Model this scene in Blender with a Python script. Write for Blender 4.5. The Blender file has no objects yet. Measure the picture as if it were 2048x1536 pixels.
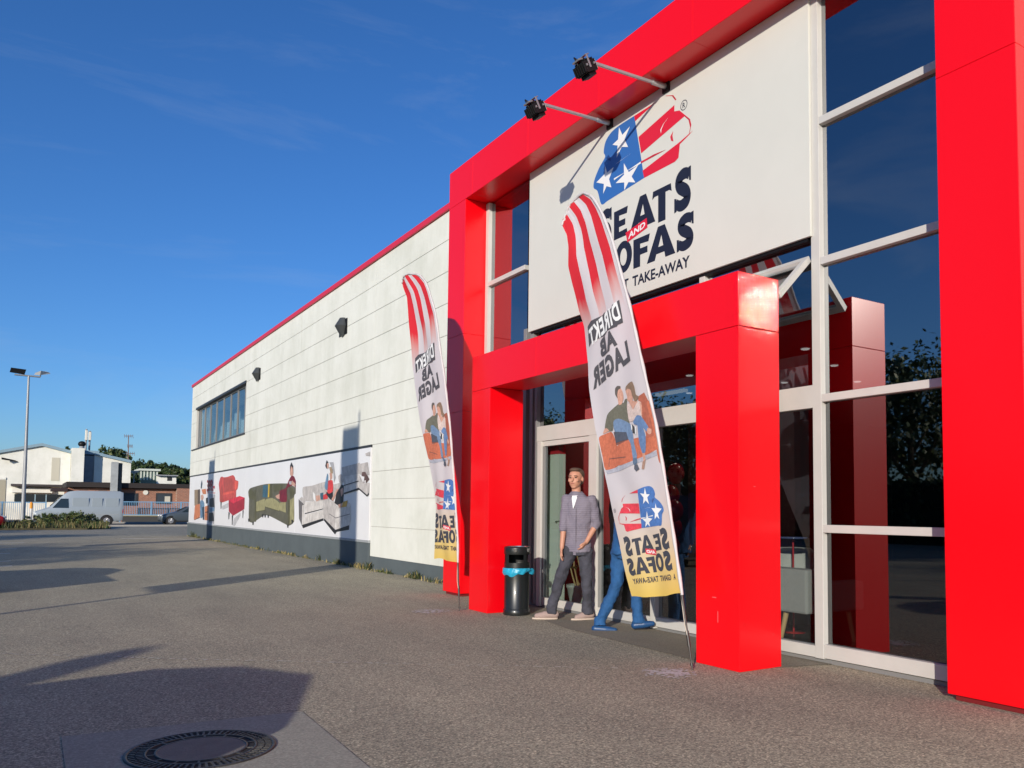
import bpy, bmesh, math, random
from mathutils import Vector, Matrix

rad = math.radians
sc = bpy.context.scene
COL = sc.collection

# ------------------------------------------------------------------ camera
# world: X runs into the shop, Y runs away along its front, Z up; camera 1.4 m above the ground
CR = Vector((0.8374603, -0.5464337, 0.0083943))
CU = Vector((-0.0401799, -0.0462463, 0.9981217))
CF = Vector((0.5450191, 0.8362245, 0.0606851))
CP = Vector((0, 0, 1.4))
FPX, PX, PY = 1653.837, 1126.45, 918.627
cam_d = bpy.data.cameras.new('camera')
cam = bpy.data.objects.new('camera', cam_d)
COL.objects.link(cam)
mw = Matrix((CR, CU, -CF)).transposed().to_4x4()
mw.translation = CP
cam.matrix_world = mw
cam_d.sensor_width = 36
cam_d.lens = FPX / 2048 * 36
cam_d.shift_x = (1024 - PX) / 2048
cam_d.shift_y = (PY - 768) / 2048
cam_d.clip_start = 0.05
cam_d.clip_end = 2000
sc.camera = cam


def ray(px, py):
    return CF + CR * ((px - PX) / FPX) - CU * ((py - PY) / FPX)


def at(px, py, Y):
    """point seen at pixel (px, py) on the plane y = Y"""
    d = ray(px, py)
    return CP + d * (Y / d.y)


# ------------------------------------------------------------------ light
SUN_H = Vector((0.7355, 0.6775, 0)).normalized()      # way the sunlight travels, on the ground
SUN_EL = rad(15)
to_sun = -SUN_H * math.cos(SUN_EL) + Vector((0, 0, math.sin(SUN_EL)))
sun_d = bpy.data.lights.new('sun', 'SUN')
sun_d.energy = 4.8
sun_d.angle = rad(0.5)
sun_d.color = (1.0, 0.91, 0.785)
sun = bpy.data.objects.new('sun', sun_d)
COL.objects.link(sun)
sun.location = (-20, -20, 20)
sun.rotation_euler = (-to_sun).to_track_quat('-Z', 'Y').to_euler()

world = bpy.data.worlds.new('World')
sc.world = world
world.use_nodes = True
wn = world.node_tree
wn.nodes.clear()
wo = wn.nodes.new('ShaderNodeOutputWorld')
wb = wn.nodes.new('ShaderNodeBackground')
wb.inputs[1].default_value = 0.15
sky = wn.nodes.new('ShaderNodeTexSky')
sky.sky_type = 'NISHITA'
sky.sun_disc = False
sky.sun_elevation = SUN_EL
sky.sun_rotation = math.atan2(to_sun.x, to_sun.y)
sky.altitude = 0
sky.air_density = 1.0
sky.dust_density = 0.6
sky.ozone_density = 4.0
hs = wn.nodes.new('ShaderNodeHueSaturation')
hs.inputs['Saturation'].default_value = 1.12
hs.inputs['Hue'].default_value = 0.5
# faint streaks of high cirrus
tc = wn.nodes.new('ShaderNodeTexCoord')
mp = wn.nodes.new('ShaderNodeMapping')
mp.inputs['Scale'].default_value = (1.2, 2.4, 7.0)
mp.inputs['Rotation'].default_value = (0.25, 0.1, 0.6)
nz = wn.nodes.new('ShaderNodeTexNoise')
nz.inputs['Scale'].default_value = 1.6
nz.inputs['Detail'].default_value = 8
nz.inputs['Roughness'].default_value = 0.62
nz.inputs['Distortion'].default_value = 0.6
rp = wn.nodes.new('ShaderNodeValToRGB')
rp.color_ramp.elements[0].position = 0.5
rp.color_ramp.elements[0].color = (0, 0, 0, 1)
rp.color_ramp.elements[1].position = 0.85
rp.color_ramp.elements[1].color = (0.22, 0.22, 0.22, 1)
mx = wn.nodes.new('ShaderNodeMixRGB')
mx.inputs[2].default_value = (3.2, 3.6, 4.2, 1)
L = wn.links
L.new(tc.outputs['Generated'], mp.inputs[0])
L.new(mp.outputs[0], nz.inputs['Vector'])
L.new(nz.outputs[0], rp.inputs[0])
L.new(sky.outputs[0], hs.inputs['Color'])
L.new(rp.outputs[0], mx.inputs[0])
gain = wn.nodes.new('ShaderNodeMixRGB')
gain.blend_type = 'MULTIPLY'
gain.inputs[0].default_value = 1
gain.inputs[2].default_value = (0.57, 0.74, 0.99, 1)
L.new(hs.outputs[0], gain.inputs[1])
L.new(gain.outputs[0], mx.inputs[1])
L.new(mx.outputs[0], wb.inputs[0])
L.new(wb.outputs[0], wo.inputs[0])

sc.view_settings.view_transform = 'Standard'
sc.view_settings.look = 'None'
sc.view_settings.gamma = 1
sc.view_settings.exposure = 0.0
sc.cycles.max_bounces = 10
sc.cycles.transparent_max_bounces = 24
sc.cycles.caustics_reflective = True
sc.cycles.sample_clamp_indirect = 0
sc.cycles.blur_glossy = 2.0
sc.cycles.use_denoising = True

random.seed(7)


# ------------------------------------------------------------------ helpers
class MB:
    """collects shapes, then becomes one mesh object"""

    def __init__(self):
        self.v, self.f, self.m, self.s = [], [], [], []

    def add(self, vs, fs, m=0, smooth=False):
        o = len(self.v)
        self.v += [tuple(p) for p in vs]
        for f in fs:
            self.f.append([o + i for i in f])
            self.m.append(m)
            self.s.append(smooth)
        return self

    def box(self, x0, x1, y0, y1, z0, z1, m=0):
        vs = [(x, y, z) for z in (z0, z1) for y in (y0, y1) for x in (x0, x1)]
        return self.add(vs, [(0, 2, 3, 1), (4, 5, 7, 6), (0, 1, 5, 4), (2, 6, 7, 3), (0, 4, 6, 2), (1, 3, 7, 5)], m)

    def hexa(self, lo, hi, m=0):
        """lo, hi: two quads (4 points each), same winding"""
        return self.add(list(lo) + list(hi), [(3, 2, 1, 0), (4, 5, 6, 7), (0, 1, 5, 4), (1, 2, 6, 5), (2, 3, 7, 6), (3, 0, 4, 7)], m)

    def poly(self, pts, m=0):
        return self.add(pts, [tuple(range(len(pts)))], m)

    def prism(self, pts, d, m=0):
        n = len(pts)
        d = Vector(d)
        vs = [Vector(p) for p in pts]
        fs = [tuple(reversed(range(n))), tuple(range(n, 2 * n))] + [(i, (i + 1) % n, n + (i + 1) % n, n + i) for i in range(n)]
        return self.add(vs + [p + d for p in vs], fs, m)

    def tube(self, pts, rs, n=10, m=0, caps=True, smooth=True):
        pts = [Vector(p) for p in pts]
        if not hasattr(rs, '__len__'):
            rs = [rs] * len(pts)
        vs = []
        up = None
        for i, p in enumerate(pts):
            t = (pts[min(i + 1, len(pts) - 1)] - pts[max(i - 1, 0)]).normalized()
            if up is None:
                up = t.orthogonal().normalized()
            up = (up - t * up.dot(t)).normalized()
            w = t.cross(up)
            for k in range(n):
                a = 2 * math.pi * k / n
                vs.append(p + (up * math.cos(a) + w * math.sin(a)) * rs[i])
        fs = []
        for i in range(len(pts) - 1):
            for k in range(n):
                fs.append((i * n + k, i * n + (k + 1) % n, (i + 1) * n + (k + 1) % n, (i + 1) * n + k))
        self.add(vs, fs, m, smooth)
        if caps:
            o = len(pts) * n
            self.add(vs[:n], [tuple(reversed(range(n)))], m)
            self.add(vs[-n:], [tuple(range(n))], m)
        return self

    def lathe(self, c, prof, n=32, m=0, smooth=True, a0=0.0, a1=2 * math.pi):
        """prof: (radius, z) pairs round the vertical through c"""
        c = Vector(c)
        full = abs(a1 - a0 - 2 * math.pi) < 1e-6
        k = n if full else n + 1
        vs, fs = [], []
        for r, z in prof:
            for i in range(k):
                a = a0 + (a1 - a0) * i / n
                vs.append(c + Vector((r * math.cos(a), r * math.sin(a), z)))
        for j in range(len(prof) - 1):
            for i in range(n):
                i2 = (i + 1) % k
                fs.append((j * k + i, j * k + i2, (j + 1) * k + i2, (j + 1) * k + i))
        return self.add(vs, fs, m, smooth)

    def ball(self, c, r, m=0, n=14, h=9):
        c = Vector(c)
        if not hasattr(r, '__len__'):
            r = (r, r, r)
        vs, fs = [], []
        for j in range(h + 1):
            t = math.pi * j / h
            for i in range(n):
                a = 2 * math.pi * i / n
                vs.append(c + Vector((r[0] * math.sin(t) * math.cos(a), r[1] * math.sin(t) * math.sin(a), r[2] * math.cos(t))))
        for j in range(h):
            for i in range(n):
                fs.append((j * n + i, (j + 1) * n + i, (j + 1) * n + (i + 1) % n, j * n + (i + 1) % n))
        return self.add(vs, fs, m, True)

    def build(self, name, mats, parent=None, bevel=0, clean=False):
        me = bpy.data.meshes.new(name)
        me.from_pydata(self.v, [], self.f)
        if not isinstance(mats, (list, tuple)):
            mats = [mats]
        for m in mats:
            me.materials.append(m)
        me.polygons.foreach_set('material_index', self.m)
        me.polygons.foreach_set('use_smooth', self.s)
        if clean:
            bm = bmesh.new()
            bm.from_mesh(me)
            bmesh.ops.remove_doubles(bm, verts=bm.verts, dist=0.0004)
            bmesh.ops.recalc_face_normals(bm, faces=bm.faces)
            bm.to_mesh(me)
            bm.free()
        me.update()
        o = bpy.data.objects.new(name, me)
        COL.objects.link(o)
        if bevel:
            b = o.modifiers.new('edge', 'BEVEL')
            b.width = bevel
            b.segments = 2
            b.limit_method = 'ANGLE'
        if parent is not None:
            hang(o, parent)
        return o


def world_loc(o):
    m = o.location.copy()
    while o.parent:
        o = o.parent
        m = m + o.location
    return m


def hang(o, parent):
    """parent an object built in world coordinates (all roots are unrotated while building)"""
    o.parent = parent
    o.matrix_parent_inverse = Matrix.Translation(-abs_origin(parent))


ORIG = {}


def abs_origin(o):
    return ORIG.get(o.name, Vector((0, 0, 0)))


def thing(name, label, cat, loc=(0, 0, 0), group=None):
    o = bpy.data.objects.new(name, None)
    COL.objects.link(o)
    o.location = loc
    o.empty_display_size = 0.2
    ORIG[o.name] = Vector(loc)
    return tag(o, label, cat, group)


def tag(o, label=None, cat=None, group=None, kind=None):
    if label:
        o['label'] = label
    if cat:
        o['category'] = cat
    if group:
        o['group'] = group
    if kind:
        o['kind'] = kind
    return o


def copy_tree(o, parent=None):
    c = o.copy()
    COL.objects.link(c)
    if parent is not None:
        c.parent = parent
        c.matrix_parent_inverse = o.matrix_parent_inverse.copy()
    for ch in list(o.children):
        copy_tree(ch, c)
    return c


# ------------------------------------------------------------------ materials
def M(name, col, rough=0.6, metal=0.0, spec=0.5, vary=0.0, scale=3.0, bump=0.0, bscale=40.0, coat=0.0, emit=None, estr=0.0, rvary=0.0):
    m = bpy.data.materials.new(name)
    m.use_nodes = True
    t = m.node_tree
    b = t.nodes['Principled BSDF']
    b.inputs['Base Color'].default_value = (*col, 1)
    b.inputs['Roughness'].default_value = rough
    b.inputs['Metallic'].default_value = metal
    b.inputs['Specular IOR Level'].default_value = spec
    b.inputs['Coat Weight'].default_value = coat
    b.inputs['Coat Roughness'].default_value = 0.06
    if emit:
        b.inputs['Emission Color'].default_value = (*emit, 1)
        b.inputs['Emission Strength'].default_value = estr
    if vary or bump or rvary:
        tc = t.nodes.new('ShaderNodeTexCoord')
    if vary or rvary:
        n = t.nodes.new('ShaderNodeTexNoise')
        n.inputs['Scale'].default_value = scale
        n.inputs['Detail'].default_value = 6
        n.inputs['Roughness'].default_value = 0.65
        t.links.new(tc.outputs['Object'], n.inputs['Vector'])
    if vary:
        r = t.nodes.new('ShaderNodeValToRGB')
        r.color_ramp.elements[0].position = 0.3
        r.color_ramp.elements[1].position = 0.7
        r.color_ramp.elements[0].color = (*[c * (1 - vary) for c in col], 1)
        r.color_ramp.elements[1].color = (*[min(1, c * (1 + vary)) for c in col], 1)
        t.links.new(n.outputs[0], r.inputs[0])
        t.links.new(r.outputs[0], b.inputs['Base Color'])
    if rvary:
        mr = t.nodes.new('ShaderNodeMapRange')
        mr.inputs[3].default_value = max(0.02, rough - rvary)
        mr.inputs[4].default_value = rough + rvary
        t.links.new(n.outputs[0], mr.inputs[0])
        t.links.new(mr.outputs[0], b.inputs['Roughness'])
    if bump:
        n2 = t.nodes.new('ShaderNodeTexNoise')
        n2.inputs['Scale'].default_value = bscale
        n2.inputs['Detail'].default_value = 4
        t.links.new(tc.outputs['Object'], n2.inputs['Vector'])
        bu = t.nodes.new('ShaderNodeBump')
        bu.inputs['Strength'].default_value = bump
        bu.inputs['Distance'].default_value = 0.02
        t.links.new(n2.outputs[0], bu.inputs['Height'])
        t.links.new(bu.outputs[0], b.inputs['Normal'])
    return m


def glass_mat(name, tint, refl=0.16):
    """window glass: mirror-like skin over a tinted clear body"""
    m = bpy.data.materials.new(name)
    m.use_nodes = True
    t = m.node_tree
    t.nodes.clear()
    o = t.nodes.new('ShaderNodeOutputMaterial')
    tr = t.nodes.new('ShaderNodeBsdfTransparent')
    tr.inputs[0].default_value = (*tint, 1)
    gl = t.nodes.new('ShaderNodeBsdfGlossy')
    gl.inputs['Roughness'].default_value = 0.012
    gl.inputs[0].default_value = (0.95, 0.97, 1.0, 1)
    fr = t.nodes.new('ShaderNodeFresnel')
    fr.inputs[0].default_value = 1.5
    ma = t.nodes.new('ShaderNodeMath')
    ma.operation = 'ADD'
    ma.use_clamp = True
    ma.inputs[1].default_value = refl
    tc = t.nodes.new('ShaderNodeTexCoord')
    nz = t.nodes.new('ShaderNodeTexNoise')
    nz.inputs['Scale'].default_value = 0.7
    nz.inputs['Detail'].default_value = 1
    bu = t.nodes.new('ShaderNodeBump')
    bu.inputs['Strength'].default_value = 0.008
    bu.inputs['Distance'].default_value = 0.1
    mi = t.nodes.new('ShaderNodeMixShader')
    t.links.new(tc.outputs['Object'], nz.inputs['Vector'])
    t.links.new(nz.outputs[0], bu.inputs['Height'])
    t.links.new(bu.outputs[0], gl.inputs['Normal'])
    t.links.new(fr.outputs[0], ma.inputs[0])
    ge = t.nodes.new('ShaderNodeNewGeometry')
    fb = t.nodes.new('ShaderNodeMath')
    fb.operation = 'SUBTRACT'
    fb.inputs[0].default_value = 1
    fm = t.nodes.new('ShaderNodeMath')
    fm.operation = 'MULTIPLY'
    t.links.new(ge.outputs['Backfacing'], fb.inputs[1])
    t.links.new(ma.outputs[0], fm.inputs[0])
    t.links.new(fb.outputs[0], fm.inputs[1])
    t.links.new(fm.outputs[0], mi.inputs[0])
    t.links.new(tr.outputs[0], mi.inputs[1])
    t.links.new(gl.outputs[0], mi.inputs[2])
    t.links.new(mi.outputs[0], o.inputs[0])
    return m


def asphalt_mat(name, lo, hi, tintvar=0.18, grain=1.0):
    m = bpy.data.materials.new(name)
    m.use_nodes = True
    t = m.node_tree
    b = t.nodes['Principled BSDF']
    b.inputs['Roughness'].default_value = 0.88
    b.inputs['Specular IOR Level'].default_value = 0.3
    tc = t.nodes.new('ShaderNodeTexCoord')
    vo = t.nodes.new('ShaderNodeTexVoronoi')
    vo.inputs['Scale'].default_value = 95
    n1 = t.nodes.new('ShaderNodeTexNoise')
    n1.inputs['Scale'].default_value = 48
    n1.inputs['Detail'].default_value = 5
    n1.inputs['Roughness'].default_value = 0.75
    n2 = t.nodes.new('ShaderNodeTexNoise')
    n2.inputs['Scale'].default_value = 0.55
    n2.inputs['Detail'].default_value = 7
    n2.inputs['Roughness'].default_value = 0.6
    mp = t.nodes.new('ShaderNodeMapping')
    mp.inputs['Scale'].default_value = (1.6, 0.35, 1)
    mp.inputs['Rotation'].default_value = (0, 0, 0.5)
    n3 = t.nodes.new('ShaderNodeTexNoise')
    n3.inputs['Scale'].default_value = 1.2
    n3.inputs['Detail'].default_value = 5
    for n in (vo, n1, n2):
        t.links.new(tc.outputs['Object'], n.inputs['Vector'])
    t.links.new(tc.outputs['Object'], mp.inputs[0])
    t.links.new(mp.outputs[0], n3.inputs['Vector'])
    r1 = t.nodes.new('ShaderNodeValToRGB')
    e = r1.color_ramp.elements
    e[0].position, e[0].color = 0.33, (*lo, 1)
    e[1].position, e[1].color = 0.66, (*hi, 1)
    t.links.new(n1.outputs[0], r1.inputs[0])
    # single stones, some pale
    sep = t.nodes.new('ShaderNodeSeparateColor')
    t.links.new(vo.outputs['Color'], sep.inputs[0])
    r2 = t.nodes.new('ShaderNodeValToRGB')
    e = r2.color_ramp.elements
    e[0].position, e[0].color = 0.0, (0.45, 0.45, 0.46, 1)
    e[1].position, e[1].color = 0.9, (1.35, 1.33, 1.3, 1)
    x = r2.color_ramp.elements.new(0.985)
    x.color = (1.9, 1.85, 1.75, 1)
    t.links.new(sep.outputs[0], r2.inputs[0])
    m1 = t.nodes.new('ShaderNodeMixRGB')
    m1.blend_type = 'MULTIPLY'
    m1.inputs[0].default_value = 0.85 * grain
    t.links.new(r1.outputs[0], m1.inputs[1])
    t.links.new(r2.outputs[0], m1.inputs[2])
    # wear and old stains over metres
    r3 = t.nodes.new('ShaderNodeValToRGB')
    e = r3.color_ramp.elements
    e[0].position, e[0].color = 0.3, (1 - tintvar, 1 - tintvar, 1 - tintvar * 0.9, 1)
    e[1].position, e[1].color = 0.72, (1 + tintvar, 1 + tintvar * 0.95, 1 + tintvar * 0.85, 1)
    mixn = t.nodes.new('ShaderNodeMath')
    mixn.operation = 'ADD'
    sc_ = t.nodes.new('ShaderNodeMath')
    sc_.operation = 'MULTIPLY'
    sc_.inputs[1].default_value = 0.5
    t.links.new(n2.outputs[0], mixn.inputs[0])
    t.links.new(n3.outputs[0], mixn.inputs[1])
    t.links.new(mixn.outputs[0], sc_.inputs[0])
    t.links.new(sc_.outputs[0], r3.inputs[0])
    m2 = t.nodes.new('ShaderNodeMixRGB')
    m2.blend_type = 'MULTIPLY'
    m2.inputs[0].default_value = 1
    t.links.new(m1.outputs[0], m2.inputs[1])
    t.links.new(r3.outputs[0], m2.inputs[2])
    t.links.new(m2.outputs[0], b.inputs['Base Color'])
    bu = t.nodes.new('ShaderNodeBump')
    bu.inputs['Strength'].default_value = 0.42 * grain
    bu.inputs['Distance'].default_value = 0.006
    t.links.new(n1.outputs[0], bu.inputs['Height'])
    t.links.new(bu.outputs[0], b.inputs['Normal'])
    return m


def wall_mat(name, col):
    """painted concrete panels with rain streaks and grey blotches"""
    m = bpy.data.materials.new(name)
    m.use_nodes = True
    t = m.node_tree
    b = t.nodes['Principled BSDF']
    b.inputs['Roughness'].default_value = 0.8
    b.inputs['Specular IOR Level'].default_value = 0.25
    tc = t.nodes.new('ShaderNodeTexCoord')
    mp = t.nodes.new('ShaderNodeMapping')
    mp.inputs['Scale'].default_value = (1, 1.5, 0.35)
    n1 = t.nodes.new('ShaderNodeTexNoise')
    n1.inputs['Scale'].default_value = 1.3
    n1.inputs['Detail'].default_value = 8
    n1.inputs['Roughness'].default_value = 0.65
    n2 = t.nodes.new('ShaderNodeTexNoise')
    n2.inputs['Scale'].default_value = 0.8
    n2.inputs['Detail'].default_value = 8
    n2.inputs['Roughness'].default_value = 0.7
    t.links.new(tc.outputs['Object'], mp.inputs[0])
    t.links.new(mp.outputs[0], n1.inputs['Vector'])
    t.links.new(tc.outputs['Object'], n2.inputs['Vector'])
    r1 = t.nodes.new('ShaderNodeValToRGB')
    e = r1.color_ramp.elements
    e[0].position, e[0].color = 0.36, (0.78, 0.78, 0.74, 1)
    e[1].position, e[1].color = 0.6, (1, 1, 1, 1)
    r2 = t.nodes.new('ShaderNodeValToRGB')
    e = r2.color_ramp.elements
    e[0].position, e[0].color = 0.32, (0.8, 0.81, 0.78, 1)
    e[1].position, e[1].color = 0.56, (1, 1, 1, 1)
    t.links.new(n1.outputs[0], r1.inputs[0])
    t.links.new(n2.outputs[0], r2.inputs[0])
    m1 = t.nodes.new('ShaderNodeMixRGB')
    m1.blend_type = 'MULTIPLY'
    m1.inputs[0].default_value = 0.32
    m1.inputs[1].default_value = (*col, 1)
    t.links.new(r1.outputs[0], m1.inputs[2])
    m2 = t.nodes.new('ShaderNodeMixRGB')
    m2.blend_type = 'MULTIPLY'
    m2.inputs[0].default_value = 0.6
    t.links.new(m1.outputs[0], m2.inputs[1])
    t.links.new(r2.outputs[0], m2.inputs[2])
    t.links.new(m2.outputs[0], b.inputs['Base Color'])
    n3 = t.nodes.new('ShaderNodeTexNoise')
    n3.inputs['Scale'].default_value = 60
    t.links.new(tc.outputs['Object'], n3.inputs['Vector'])
    bu = t.nodes.new('ShaderNodeBump')
    bu.inputs['Strength'].default_value = 0.12
    bu.inputs['Distance'].default_value = 0.005
    t.links.new(n3.outputs[0], bu.inputs['Height'])
    t.links.new(bu.outputs[0], b.inputs['Normal'])
    return m


def brick_mat(name):
    m = bpy.data.materials.new(name)
    m.use_nodes = True
    t = m.node_tree
    b = t.nodes['Principled BSDF']
    b.inputs['Roughness'].default_value = 0.9
    tc = t.nodes.new('ShaderNodeTexCoord')
    sp = t.nodes.new('ShaderNodeSeparateXYZ')
    cb = t.nodes.new('ShaderNodeCombineXYZ')
    t.links.new(tc.outputs['Object'], sp.inputs[0])
    t.links.new(sp.outputs[0], cb.inputs[0])
    t.links.new(sp.outputs[2], cb.inputs[1])
    br = t.nodes.new('ShaderNodeTexBrick')
    br.inputs['Color1'].default_value = (0.34, 0.13, 0.07, 1)
    br.inputs['Color2'].default_value = (0.24, 0.09, 0.05, 1)
    br.inputs['Mortar'].default_value = (0.36, 0.3, 0.25, 1)
    br.inputs['Scale'].default_value = 1
    br.inputs['Brick Width'].default_value = 0.25
    br.inputs['Row Height'].default_value = 0.08
    br.inputs['Mortar Size'].default_value = 0.008
    t.links.new(cb.outputs[0], br.inputs['Vector'])
    t.links.new(br.outputs[0], b.inputs['Base Color'])
    return m


MAT = {}


def mat(key, *a, **k):
    if key not in MAT:
        MAT[key] = M(key.replace('_', ' '), *a, **k)
    return MAT[key]


RED = M('glossy red panel', (0.80, 0.0006, 0.006), rough=0.42, spec=0.15, coat=0.55)
RED.node_tree.nodes['Principled BSDF'].inputs['Coat Roughness'].default_value = 0.23
REDPINK = M('weathered red trim', (0.62, 0.02, 0.05), rough=0.45)
WALL = wall_mat('painted concrete panel', (0.71, 0.72, 0.66))
GAP = M('panel joint', (0.47, 0.46, 0.43), rough=0.9)
PLINTH = M('grey plinth', (0.085, 0.105, 0.112), rough=0.8, vary=0.12, scale=1.2, bump=0.1, bscale=30)
TRIMDK = M('dark metal trim', (0.03, 0.03, 0.032), rough=0.5)
ALU = M('pale aluminium frame', (0.52, 0.505, 0.475), rough=0.42, spec=0.5, vary=0.04, scale=4)
ALUDK = M('bronze grey and shaded frame', (0.2, 0.2, 0.2), rough=0.45)
GLASS = glass_mat('shop window glass', (0.80, 0.83, 0.84), 0.08)
GLASSLOW = glass_mat('lower shop glass', (0.32, 0.34, 0.36), 0.10)
GLASSUP = glass_mat('upper solar glass', (0.32, 0.34, 0.36), 0.28)
REDGAP = M('red panel joint', (0.16, 0.004, 0.006), rough=0.7)
GLASSP = glass_mat('pale window glass', (0.75, 0.8, 0.8), 0.03)
GLASSC = glass_mat('vehicle glass', (0.35, 0.4, 0.4), 0.12)
SIGNW = M('cream sign panel', (0.60, 0.60, 0.55), rough=0.5, vary=0.03, scale=0.8)
NAVY = M('navy lettering', (0.012, 0.014, 0.03), rough=0.5)
LBLUE = M('emblem blue', (0.03, 0.13, 0.4), rough=0.5)
LBLUE2 = M('emblem deep blue', (0.012, 0.05, 0.2), rough=0.5)
LRED = M('emblem red', (0.62, 0.012, 0.035), rough=0.5)
LWHITE = M('emblem white', (0.74, 0.71, 0.65), rough=0.5)
BLACK = M('black metal', (0.006, 0.006, 0.0065), rough=0.5, spec=0.3)
STEEL = M('galvanised steel', (0.42, 0.43, 0.44), rough=0.45, metal=0.6, vary=0.1, scale=5)
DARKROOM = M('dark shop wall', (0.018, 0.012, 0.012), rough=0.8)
# ------------------------------------------------------------------ ground
ASPH = asphalt_mat('worn asphalt', (0.195, 0.172, 0.124), (0.475, 0.43, 0.315))
PATCHM = asphalt_mat('smooth repaired asphalt', (0.262, 0.25, 0.205), (0.345, 0.332, 0.272), 0.12, 0.35)
PAVEM = asphalt_mat('entrance screed', (0.165, 0.148, 0.112), (0.265, 0.238, 0.182), 0.2, 0.3)
g = MB()
g.poly([(-300, -200, 0), (320, -200, 0), (320, 500, 0), (-300, 500, 0)])
tag(g.build('ground', ASPH), 'brown grey worn asphalt of the store car park', kind='structure')
g = MB()
g.poly([(0.24, 4.3, .004), (1.62, 4.3, .004), (1.66, 5.80, .004), (0.25, 5.92, .004)])
tag(g.build('asphalt_patch', PATCHM), 'smooth asphalt patch around the manhole cover', kind='structure')
g = MB()
g.poly([(5.30, 5.35, .004), (6.62, 5.0, .004), (6.62, 10.6, .004), (5.79, 10.45, .004), (5.70, 9.6, .004), (5.42, 8.2, .004)])
tag(g.build('entrance_paving', PAVEM), 'smooth paving strip before the shop doors', kind='structure')
WORN = M('worn white road paint', (0.5, 0.48, 0.45), rough=0.9, vary=0.25, scale=30, bump=0.3, bscale=60)


def smooth_path_(p, k, r):
    out = []
    for (xa, ya), (xb, yb) in zip(p[:-1], p[1:]):
        for i in range(k):
            out.append((xa + (xb - xa) * i / k + r.gauss(0, .015), ya + (yb - ya) * i / k + r.gauss(0, .015)))
    return out


def splotch(name, cx, cy, rx, ry, n, seed, label):
    r = random.Random(seed)
    b = MB()
    for i in range(n):
        a = r.uniform(0, 6.28)
        d = r.random() ** 0.5
        x, y = cx + rx * d * math.cos(a), cy + ry * d * math.sin(a)
        s = r.uniform(.006, .03) * (1.4 - d)
        b.poly([(x + s * r.uniform(.5, 1.8) * math.cos(t * 1.05), y + s * r.uniform(.5, 1.8) * math.sin(t * 1.05), .0042 + i * 2e-6) for t in range(6)])
    tag(b.build(name, WORN), label, kind='structure')


splotch('paint_mark', 4.72, 10.5, .3, .28, 170, 3, 'worn white paint mark by the far flag foot')
splotch('paint_mark', 4.72, 5.55, .24, .24, 170, 4, 'worn white paint mark by the near flag foot')
lm = M('road paint', (0.6, 0.59, 0.56), rough=0.85, vary=0.2, scale=6)
for i, (x0, y0, x1, y1) in enumerate(((-0.9, 22.6, -.15, 22.9), (-0.9, 24.6, -.2, 24.9), (-0.9, 28.5, -.25, 28.9), (-1.1, 31.5, -.1, 31.9), (-1.1, 36.5, 0.1, 36.9), (3.6, 40.2, 6.3, 38.2))):
    b = MB()
    b.hexa([(x0, y0, .002), (x1, y1, .002), (x1, y1 + .13, .002), (x0, y0 + .13, .002)], [(x0, y0, .004), (x1, y1, .004), (x1, y1 + .13, .004), (x0, y0 + .13, .004)])
    tag(b.build('road_marking', lm), 'white parking bay line on the asphalt', kind='structure')

b = MB()
r = random.Random(8)
seam = [(-.124, 9.482), (1.227, 8.386), (2.533, 7.387), (4.524, 5.91)]
for (xa, ya), (xb, yb) in zip(seam[:-1], seam[1:]):
    for i in range(60):
        f = i / 60
        if r.random() < .25:
            continue
        x, y = xa + (xb - xa) * f, ya + (yb - ya) * f
        d = Vector((xb - xa, yb - ya, 0)).normalized() * r.uniform(.01, .03)
        w = Vector((-d.y, d.x, 0)).normalized() * r.uniform(.006, .03)
        o = Vector((x + r.gauss(0, .02), y + r.gauss(0, .02), .0035 + i * 4e-6 + abs(xa) * 1e-4))
        b.poly([o - d - w * .3, o + d - w, o + d * .7 + w, o - d * .8 + w])
tag(b.build('paint_mark', M('faded bay line', (.42, .385, .31), rough=.9, vary=.15, scale=40)), 'faded remains of a bay line across the asphalt', kind='structure')

# small grit and litter: pale chips lying about
GRIT = M('pale grit', (0.5, 0.47, 0.41), rough=0.9)
b = MB()
r = random.Random(11)
for i in range(150):
    y = 4 + 34 * r.random() ** 1.6
    x = r.uniform(-0.2, min(6.2, 1.0 + y * .6))
    s = r.uniform(.002, .006)
    h = r.uniform(.002, .005)
    a = r.uniform(0, 3.14)
    q = [(x + s * math.cos(a + k * 1.57) * r.uniform(.6, 1.4), y + s * math.sin(a + k * 1.57) * r.uniform(.6, 1.4)) for k in range(4)]
    b.hexa([(p[0], p[1], .0005) for p in q], [(p[0] * .8 + x * .2, p[1] * .8 + y * .2, h) for p in q])
tag(b.build('gravel', GRIT), 'pale stone chips scattered over the asphalt', kind='stuff')

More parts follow.
